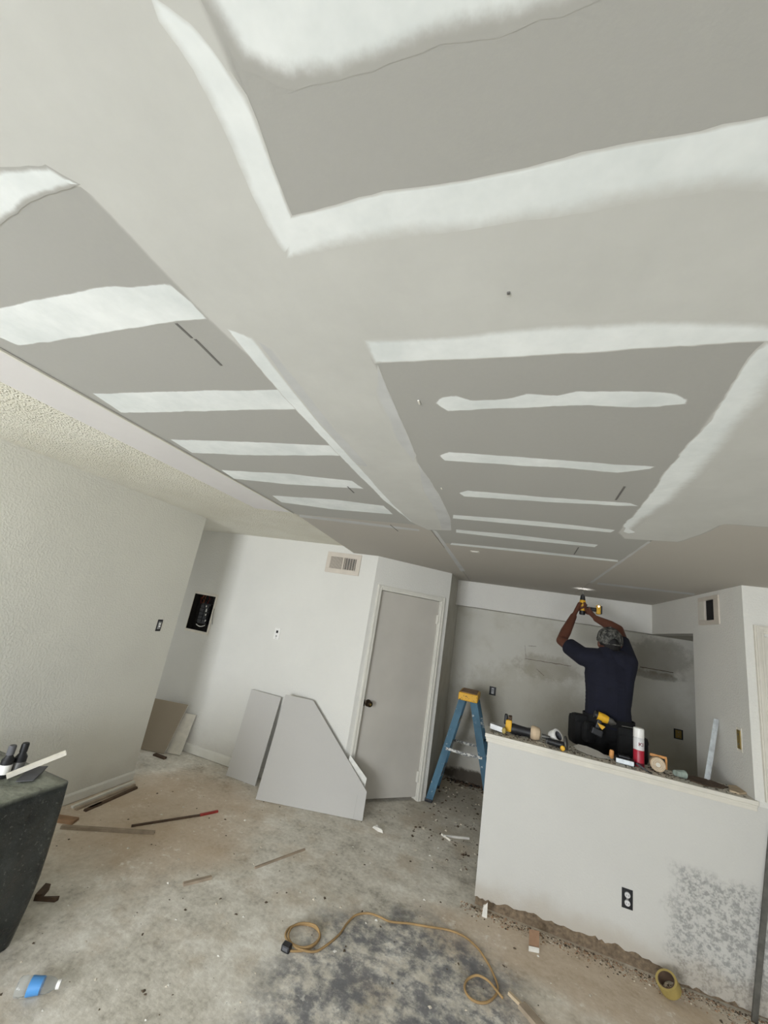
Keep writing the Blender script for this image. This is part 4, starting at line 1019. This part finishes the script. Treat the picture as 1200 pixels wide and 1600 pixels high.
# spray can
cn = thing('spray_can', 'red and white spray can with white cap standing on ledge', 'spray can', (.893, 3.535, ZH)); cn.scale = (1.03, 1.03, .875)
cs = 1.0
MB().lathe([(0, 0), (.031, 0), (.034, .004), (.034, .006), (.0325, .009), (.0325, .118)], 28).build('can_lower', 'can_red', cn, True)
MB().lathe([(.0325, .118), (.0325, .196), (.030, .203), (.0335, .205), (.0335, .208), (.027, .214), (0, .216)], 28).build('can_upper', 'can_white', cn, True)
MB().lathe([(.0325, .208), (.0325, .268), (.030, .276), (.024, .279), (0, .279)], 28).build('can_cap', 'white_plastic', cn, True)
MB().lathe([(.0329, .008), (.0329, .028)], 28, None, 0, False).build('foot_band', 'ink_maroon', cn, True)
def txt(s_, h_, parent, r_, z_, a0, mat):
    cu = bpy.data.curves.new('lettering', 'FONT'); cu.body = s_; cu.size = h_; cu.extrude = 0.0004; cu.offset = 0.0008
    to = bpy.data.objects.new('tmp', cu); COL.objects.link(to); bpy.context.view_layer.update()
    me = bpy.data.meshes.new_from_object(to.evaluated_get(bpy.context.evaluated_depsgraph_get()))
    bpy.data.objects.remove(to)
    for v_ in me.vertices:
        a = a0+v_.co.x/r_; rr_ = r_+.0004+v_.co.z; v_.co = Vector((rr_*math.cos(a), rr_*math.sin(a), z_+v_.co.y))
    me.materials.clear(); me.materials.append(M[mat])
    o = bpy.data.objects.new('lettering', me); COL.objects.link(o); o.parent = parent; return o
txt('KI', .036, cn, .0326, .150, -1.88, 'ink_maroon')
# tape dispenser
td = thing('tape_dispenser', 'tape gun with dusty tan roll and orange frame on ledge', 'tape dispenser', (.995, 3.50, ZH), (0, 0, -.1)); td.scale = (.70, .9, .70)
MB().lathe([(.020, -.024), (.062, -.024), (.064, -.018), (.064, .018), (.062, .024), (.020, .024)], 30, Matrix.Translation((0, 0, .066)) @ Matrix.Rotation(PI/2, 4, 'X'), 0, False).build('roll', 'tan', td, True)
MB().lathe([(0, -.027), (.020, -.027), (.020, .027), (0, .027)], 20, Matrix.Translation((0, 0, .066)) @ Matrix.Rotation(PI/2, 4, 'X')).build('hub', 'off_white', td, True)
for r_ in (.034, .047):
    MB().tube([(r_*math.cos(2*PI*i/28), -.0245, .066+r_*math.sin(2*PI*i/28)) for i in range(28)], .0016, 6, 0, True).build('roll_winding', 'off_white', td, True)
m = MB(); m.box((-.055, .025, .118), (.085, .042, .142), .004).box((.068, .025, .03), (.088, .042, .125), .004); m.build('frame', 'orange_wood', td)
MB().box((.04, .026, .02), (.068, .040, .118), .004).build('cutter', 'black_plastic', td)
pc = thing('plastic_cup', 'crushed greenish clear cup beside the tape gun', 'cup', (1.115, 3.475, ZH+.026), (0, 0, .4))
m = MB().lathe([(.020, -.035), (.026, .03), (.0275, .032), (.0245, .030), (.0185, -.033), (0, -.033)], 18, Matrix.Rotation(PI/2, 4, 'Y'), 0, False)
m.v = [(q[0], q[1]*(1+.1*math.sin(q[0]*90)), q[2]*.9) for q in m.v]; simple('cup_green', (150, 162, 152), .25, 0, .2, 40); m.build('cup_body', 'cup_green', pc, True)
# dark torn strips on the ledge at its right end
def slab(name, pts_, h_, mat, label, cat='scrap'):
    q = [on_ledge(a, b) for a, b in pts_]
    return one(MB().prism([Vector((p_.x, p_.y, ZH+.0008)) for p_ in q], (0, 0, h_)), name, mat, label, cat)
slab('torn_strip', [(1068, 1213), (1085, 1214), (1112, 1221), (1138, 1231), (1128, 1233), (1100, 1228), (1080, 1221)], .006, 'wood_dark', 'dark torn strip lying flat on ledge at right')
slab('plaster_slab', [(1138, 1229), (1150, 1230), (1170, 1241), (1155, 1242), (1140, 1237)], .010, 'wood_pale', 'pale plaster piece at right end of ledge')
# leaning corner bead
a, b = Vector((1.315, 3.600, ZH+.001)), AX(1121, 1124, XK-.008)
cbd = thing('corner_bead', 'shiny galvanised corner bead leaning on kitchen side wall', 'corner bead', a)
d = b-a; s1_ = Vector((.016, .012, 0)); s2_ = Vector((-.016, .014, 0))
MB().prism([Vector(), s1_, s1_+Vector((0, .0015, 0)), Vector((0, .0015, 0))], d).build('flange', 'galvanised', cbd)
MB().prism([Vector(), s2_, s2_+Vector((0, .0015, 0)), Vector((0, .0015, 0))], d).build('flange', 'galvanised', cbd)
MB().tube([Vector((0, -.001, .003)), d], .004).build('nose', 'galvanised', cbd, True)
slab('black_chip', [(1104, 1210), (1110, 1212), (1112, 1208), (1107, 1206)], .05, 'black_plastic', 'small black chip standing beside the corner bead')
# dark bar leaning on the right end of the half wall
a, b = Vector((1.398, YH-.055, .0)), Vector((1.556, YH-.014, .95))
d = b-a; u_ = Vector((.022, 0, 0))
one(MB().prism([a-u_, a+u_*.2, a+u_*.2+Vector((0, .012, 0)), a-u_+Vector((0, .012, 0))], d*1.02).add([], []), 'metal_bar', 'dark_metal', 'dark metal bar leaning on half wall at right edge', 'bar')

# torn paper and ledger line on the kitchen end wall
def wl(a, b, r_=.004):
    A_, B_ = AY(a[0], a[1], YE), AY(b[0], b[1], YE)
    n_ = 12; pts_ = [A_+(B_-A_)*i/n_+Vector((0, -.001, .008*noise.noise((i*.8, a[0], 0)))) for i in range(n_+1)]
    MB().tube(pts_, [r_*(.5+.8*abs(noise.noise((i*1.3, a[1], 2)))) for i in range(n_+1)], 5).build('torn_edge', 'wood_dark', bpy.data.objects['wall_kitchen'])
wl((820, 1029), (893, 1041)); wl((1000, 1042), (1052, 1051), .006); wl((838, 1045), (850, 1056), .003); wl((820, 1008), (822, 1029), .002); wl((825, 1009), (838, 1010), .003)

# ------------------------------------------------------------ the worker
def blobmesh(name, parts, voxel, mat, parent=None, smooth=6, cut=None):
    """parts: list of chains; a chain is a list of (point, radius or (rx,ry,rz)); union by voxel remesh"""
    m = MB()
    for ch in parts:
        for i in range(len(ch)):
            p0, r0 = Vector(ch[i][0]), ch[i][1]; r0 = Vector((r0,)*3) if isinstance(r0, (int, float)) else Vector(r0)
            if i == len(ch)-1: m.sphere(p0, r0, 14, 10); continue
            p1, r1 = Vector(ch[i+1][0]), ch[i+1][1]; r1 = Vector((r1,)*3) if isinstance(r1, (int, float)) else Vector(r1)
            n_ = max(1, int((p1-p0).length/(0.28*min(min(r0), min(r1)))))
            for j in range(n_): m.sphere(p0.lerp(p1, j/n_), r0.lerp(r1, j/n_), 14, 10)
    me = bpy.data.meshes.new(name); me.from_pydata(m.v, [], m.f); me.update()
    o = bpy.data.objects.new(name+'_tmp', me); COL.objects.link(o)
    r_ = o.modifiers.new('r', 'REMESH'); r_.mode = 'VOXEL'; r_.voxel_size = voxel
    s_ = o.modifiers.new('s', 'SMOOTH'); s_.iterations = smooth; s_.factor = .5
    bpy.context.view_layer.update()
    me2 = bpy.data.meshes.new_from_object(o.evaluated_get(bpy.context.evaluated_depsgraph_get()))
    bpy.data.objects.remove(o)
    if cut:
        bm = bmesh.new(); bm.from_mesh(me2)
        for co, no in cut:
            gm = bm.verts[:]+bm.edges[:]+bm.faces[:]
            bmesh.ops.bisect_plane(bm, geom=gm, plane_co=co, plane_no=no, clear_outer=True)
            be = [e for e in bm.edges if e.is_boundary]
            if be: bmesh.ops.holes_fill(bm, edges=be)
        bm.to_mesh(me2); bm.free()
    me2.name = name; me2.materials.clear(); me2.materials.append(M[mat])
    me2.polygons.foreach_set('use_smooth', [True]*len(me2.polygons))
    o = bpy.data.objects.new(name, me2); COL.objects.link(o)
    if parent: o.parent = parent
    return o
YM = 4.14
ZF = .26                                       # he stands on a low box
O = Vector((.82, YM, 0))
W = lambda a, b, y_: AY(a, b, y_)-O            # pixel + depth -> person-local point
pe = thing('person', 'worker in navy shirt and grey cap drilling into ceiling overhead', 'person', O)
hip = Vector((.0, .0, 1.20)); waist = Vector((-.005, 0, 1.33)); chest = Vector((-.01, .01, 1.58)); neck = Vector((-.02, .04, 1.80)); 
head = W(953, 1002, YM+.07)
shl = Vector((-.205, .02, 1.715)); shr = Vector((.150, .02, 1.735))
ell = W(877, 1001, 4.40); wrl = W(896, 963, 4.585); hal = W(903, 949, 4.665)
elr = W(966, 984, 4.45); wrr = W(932, 967, 4.60); har = W(921, 956, 4.665)
def hand(palm, wr, knx, curl, thumb):
    """palm slab + five fingers; knx: direction across knuckles, curl: directions of the three phalanges, thumb dir"""
    knx = Vector(knx).normalized(); ch = []
    ax = (palm-wr).normalized()
    for s_ in (-.027, -.009, .009, .027): ch.append([(wr+ax*.015+knx*s_*.55, .021), (palm+knx*s_*1.1+ax*.02, .0195)])
    L = (.048, .053, .050, .040)
    for i, s_ in enumerate((-.030, -.010, .010, .029)):
        p_ = palm+knx*s_+ax*.025; c_ = [(p_, .0125)]
        for j, d_ in enumerate(curl):
            p_ = p_+Vector(d_).normalized()*L[i]*(1, .75, .55)[j]; c_.append((p_, (.0118, .0108, .0095)[j]))
        ch.append(c_)
    q = palm-knx*.030-ax*.015; t0 = Vector(thumb[0]).normalized(); t1 = Vector(thumb[1]).normalized()
    ch.append([(q, .017), (q+t0*.042, .0135), (q+t0*.042+t1*.036, .011)])
    return ch
parts = [
 [(hip, (.165, .115, .12)), (waist, (.155, .108, .10)), (chest, (.165, .115, .12)), (Vector((-.015, .02, 1.70)), (.150, .095, .08))],
 [(Vector((-.02, .025, 1.74)), .075), (neck, .060), (head+Vector((0, 0, -.03)), .062)],
 [(Vector((-.10, .015, 1.72)), .075), (shl, .064), (shl.lerp(ell, .5), .056), (ell, .047), (ell.lerp(wrl, .35), .050), (wrl, .033)],
 [(Vector((.08, .015, 1.73)), .075), (shr, .064), (shr.lerp(elr, .5), .056), (elr, .047), (elr.lerp(wrr, .35), .050), (wrr, .033)],
 # head: cranium, jaw, nose, ears
 [(head, (.086, .100, .104)), (head+Vector((-.012, .040, -.072)), (.062, .064, .058))],
 [(head+Vector((-.03, .110, -.025)), .016), (head+Vector((-.034, .122, -.045)), .017)],
 [(head+Vector((-.091, .0, -.035)), (.010, .020, .032))], [(head+Vector((.089, .0, -.035)), (.010, .020, .032))],
]
for s_ in (-1, 1):
    parts.append([(Vector((s_*.085, 0, 1.17)), .098), (Vector((s_*.10, .01, .95)), .080), (Vector((s_*.105, .01, .75)), .058), (Vector((s_*.105, -.015, .60)), .055), (Vector((s_*.105, -.01, ZF+.09)), .036)])
    parts.append([(Vector((s_*.105, -.03, ZF+.045)), .038), (Vector((s_*.115, .06, ZF+.035)), .035), (Vector((s_*.125, .15, ZF+.028)), .027)])
# drill position: vertical body, grip to the right
dtip = AZ(911, 921, ZD)-O; dB = Vector((dtip.x, dtip.y, 0))
parts += hand(hal, wrl, (0.2, -.5, .8), [(.75, .45, .15), (.45, -.6, .1), (-.5, -.6, 0)], [(.6, -.5, .5), (.8, 0, .5)])
parts += hand(har, wrr, (-.85, .2, .45), [(-.1, .8, .3), (-.3, .3, -.8), (0, -.8, -.3)], [(-.6, -.2, .6), (-.2, .2, .8)])
body = blobmesh('body', parts, .0062, 'skin', pe, 5)
tag(body, 'brown-skinned arms and head')
# clothes
shl2, shr2 = shl.lerp(ell, .60), shr.lerp(elr, .62)
shirt = blobmesh('t_shirt', [
 [(Vector((0, 0, 1.20)), (.185, .135, .09)), (waist, (.178, .132, .10)), (Vector((-.005, .005, 1.45)), (.178, .132, .11)), (chest, (.186, .132, .12)), (Vector((-.015, .02, 1.70)), (.165, .108, .08))],
 [(Vector((-.02, .02, 1.745)), .086), (Vector((-.02, .028, 1.765)), .079)],
 [(Vector((-.10, .015, 1.715)), .095), (shl, .083), (shl2, .079)],
 [(Vector((.08, .015, 1.725)), .095), (shr, .078), (shr2, .064)],
 [(Vector((.10, .005, 1.40)), (.075, .10, .08)), (Vector((.125, .01, 1.60)), (.072, .10, .09)), (Vector((.145, .015, 1.70)), .078)],
], .0075, 'navy', pe, 6, [(shl2, (ell-shl).normalized()), (shr2, (elr-shr).normalized()), (Vector((0, 0, 1.18)), Vector((0, 0, -1)))])
tag(shirt, 'navy short-sleeved t-shirt')
tp = [[(Vector((0, 0, 1.25)), (.182, .130, .06)), (Vector((0, 0, 1.16)), (.186, .134, .10))]]
for s_ in (-1, 1): tp.append([(Vector((s_*.088, 0, 1.13)), .112), (Vector((s_*.10, .01, .95)), .098), (Vector((s_*.107, .01, .75)), .078), (Vector((s_*.107, -.012, .58)), .074), (Vector((s_*.107, -.01, ZF+.07)), .066)])
tr2 = blobmesh('trousers', tp, .008, 'trouser', pe, 5, [(Vector((0, 0, ZF+.05)), Vector((0, 0, -1))), (Vector((0, 0, 1.275)), Vector((0, 0, 1)))])
for s_ in (-1, 1):
    blobmesh('boot', [[(Vector((s_*.105, -.035, ZF+.10)), .055), (Vector((s_*.105, -.035, ZF+.055)), .053), (Vector((s_*.115, .06, ZF+.05)), .050), (Vector((s_*.127, .165, ZF+.042)), .042)]], .007, 'wood_dark', pe, 4, [(Vector((0, 0, ZF+.002)), Vector((0, 0, -1)))])
# hair and cap
blobmesh('hair', [[(head+Vector((0, -.012, -.012)), (.091, .097, .092))], [(head+Vector((0, -.03, -.055)), (.078, .066, .038))]], .006, 'hair', pe, 3, [(head+Vector((0, .03, 0)), Vector((0, 1, 0)))])
hm = Matrix.Translation(head+Vector((0, .004, .018))) @ Matrix.Rotation(.22, 4, 'X') @ Matrix.Rotation(.12, 4, 'Z')
m = MB(); prof = [(.106*math.cos(a)*1.0, .108*math.sin(a)) for a in [i*PI/2/9 for i in range(10)]]
vs = []; fs = []; seg = 36
for i in range(seg):
    a = 2*PI*i/seg
    # lift the hem at the back centre for the half-moon opening
    back = max(0, 1-abs(((a-1.5*PI+PI) % (2*PI))-PI)/.42)
    for j, (r_, z_) in enumerate(prof):
        lift = .045*math.sqrt(back)*(1-j/9)**2 if back > 0 else 0
        vs.append((r_*.98*math.cos(a), r_*1.16*math.sin(a), z_+lift-(.028 if j == 0 else .012 if j == 1 else 0)*(1 if back == 0 else .2)))
for i in range(seg):
    for j in range(9): fs.append((i*10+j, ((i+1) % seg)*10+j, ((i+1) % seg)*10+j+1, i*10+j+1))
m.add([hm @ Vector(q) for q in vs], fs)
m.add([hm @ (Vector(q)*.955) for q in vs], [tuple(reversed(f)) for f in fs])
cp_ = m.build('cap', 'cap_cloth', pe, True); tag(cp_, 'grey camouflage baseball cap')
m = MB(); q = []
for i in range(13):
    a = PI*(.12+.76*i/12); q.append((.096*math.cos(a), .116*math.sin(a)+.0, -.018+.012*math.sin(a)))
q2 = [(x_*1.0, y_+.075*math.sin(PI*(.12+.76*i/12)), z_-.014) for i, (x_, y_, z_) in enumerate(q)]
m.prism([hm @ Vector(p_) for p_ in q+q2[::-1]], (0, 0, .004)); m.build('brim', 'cap_cloth', cp_)
MB().tube([hm @ Vector((.107*math.cos(a), .124*math.sin(a), -.022+.004*math.sin(a*3))) for a in [PI*1.36+PI*.28*i/10 for i in range(11)]], .0055, 6).build('strap', 'cap_cloth', cp_, True)
m = MB().sphere(hm @ Vector((0, 0, .108)), .007); m.build('button', 'cap_cloth', cp_, True)
for s_ in (-1, 1): MB().sphere(head+Vector((s_*.034-.018, .103, -.004)), (.012, .006, .009), 8, 6).build('eye', 'dark_hole', pe, True)
# tool belt
m = MB(); pts_ = [(.198*math.cos(2*PI*i/32), .148*math.sin(2*PI*i/32), 1.235) for i in range(32)]
vs = [(x_*k_, y_*k_, z_+dz) for x_, y_, z_ in pts_ for k_, dz in ((1, -.03), (1, .03), (.96, .03), (.96, -.03))]
fs = []
for i in range(32):
    j = (i+1) % 32
    for q in range(4): fs.append((i*4+q, j*4+q, j*4+(q+1) % 4, i*4+(q+1) % 4))
m.add(vs, fs); tbelt = m.build('tool_belt', 'black_cloth', pe)
def pouch(c_, w_, d2, h_, rz):
    q = Matrix.Translation(c_) @ Matrix.Rotation(rz, 4, 'Z')
    m = MB(); m.box((-w_/2, -d2/2, -h_), (w_/2, d2/2, 0), .045, 0, q); o = m.build('pouch', 'black_cloth', tbelt)
    MB().box((-w_/2*1.03, -d2/2*1.06, -.06), (w_/2*1.03, d2/2*.2, .012), .03, 0, q).build('pouch_flap', 'black_cloth', o)
    return o
pouch(Vector((-.235, -.02, 1.235)), .12, .17, .235, .25); pouch(Vector((-.165, -.12, 1.20)), .11, .07, .15, .6)
pouch(Vector((.10, -.165, 1.22)), .13, .07, .20, -.1); pouch(Vector((.235, -.02, 1.16)), .10, .15, .20, -.2)
MB().tube([(.06, -.185, 1.24), (.13, -.20, 1.245), (.19, -.16, 1.235)], .004).build('hammer_loop', 'dark_metal', tbelt)

# drill in his hands
dr_ = thing('drill', 'yellow and black cordless drill held up against the ceiling', 'drill', (dtip.x+O.x, dtip.y+O.y, ZD-.31))
MB().lathe([(0, .085), (.026, .085), (.030, .10), (.030, .18), (.027, .196), (0, .196)], 18).build('motor_housing', 'yellow', dr_, True)
MB().lathe([(.028, .05), (.029, .085), (.026, .05)], 18, None, 0, False).lathe([(0, .045), (.024, .045), (.029, .055), (.029, .086), (0, .086)], 18).build('rear_cap', 'black_plastic', dr_, True)
MB().lathe([(0, .196), (.025, .196), (.026, .205), (.022, .235), (.012, .255), (.007, .258), (0, .258)], 18).build('chuck', 'black_plastic', dr_, True)
MB().lathe([(0, .256), (.0035, .256), (.0035, .304), (0, .309)], 10).build('bit', 'dark_metal', dr_, True)
MB().box((.02, -.017, .095), (.135, .017, .135), .012).build('grip', 'black_plastic', dr_)
MB().box((.130, -.035, .072), (.168, .035, .165), .010).build('battery', 'yellow', dr_)
MB().box((.166, -.033, .076), (.182, .033, .160), .006).build('battery_base', 'black_plastic', dr_)
MB().box((.028, -.008, .140), (.045, .008, .160), .003).build('trigger', 'black_plastic', dr_)
glint_ob = MB().lathe([(0, 0), (.007, 0), (.006, .003), (0, .004)], 10, Matrix.Translation((.148, -.035, .150)) @ Matrix.Rotation(PI/2, 4, 'X')).build('bright_glint', 'led', dr_, True)  # glowing disc standing in for a bright reflection on the battery
ls = bpy.data.lights.new('drill_led', 'SPOT'); ls.energy = .7; ls.spot_size = 2.0; ls.spot_blend = 1.0; ls.shadow_soft_size = .01; ls.color = (.95, .97, 1)
lo_ = bpy.data.objects.new('drill_led', ls); COL.objects.link(lo_); lo_.parent = dr_; lo_.location = (.0, -.045, .215); lo_.rotation_euler = (PI, 0, 0)

# impact driver hanging in his holster
hd = O+Vector((-.085, -.225, 1.275))
ip = thing('impact_driver', 'yellow-headed driver hanging in the worker belt holster', 'drill', hd, (0, .25, 0))
MB().lathe([(0, -.055), (.022, -.055), (.032, -.045), (.034, .01), (.028, .04), (0, .045)], 16, Matrix.Rotation(PI/2, 4, 'Y')).build('motor_housing', 'yellow', ip, True)
MB().lathe([(0, .04), (.027, .04), (.026, .07), (.015, .085), (.008, .10), (0, .10)], 16, Matrix.Rotation(PI/2, 4, 'Y')).build('nose', 'dark_metal', ip, True)
MB().box((-.034, -.024, -.095), (.002, .022, -.02), .010).build('grip', 'black_plastic', ip)
MB().prism([(-.03, -.030, -.05), (.03, -.030, -.055), (.015, -.030, -.085), (-.01, -.030, -.07)], (0, .05, 0)).build('trigger_guard', 'yellow', ip)
MB().box((-.05, -.030, -.145), (.03, .026, -.093), .008).build('battery', 'black_plastic', ip)
MB().lathe([(0, -.062), (.030, -.062), (.033, -.05), (.033, -.04)], 16, Matrix.Rotation(PI/2, 4, 'Y'), 0, False).build('rear_cap', 'black_plastic', ip, True)

# low box he stands on
bxr = thing('step_box', 'low wooden box under the worker, behind the half wall', 'box', (O.x, O.y+.03, 0))
for i in range(4): MB().box((-.24, -.18+.092*i, ZF-.022), (.24, -.18+.092*i+.086, ZF-.001), .003).build('plank', 'wood_pale', bxr)
for s_ in (-1, 1): MB().box((s_*.22-.012, -.17, 0), (s_*.22+.012, .17, ZF-.022), .002).build('side_board', 'wood', bxr)
MB().box((-.208, -.17, .02), (.208, -.148, ZF-.022), .002).build('front_board', 'wood', bxr)
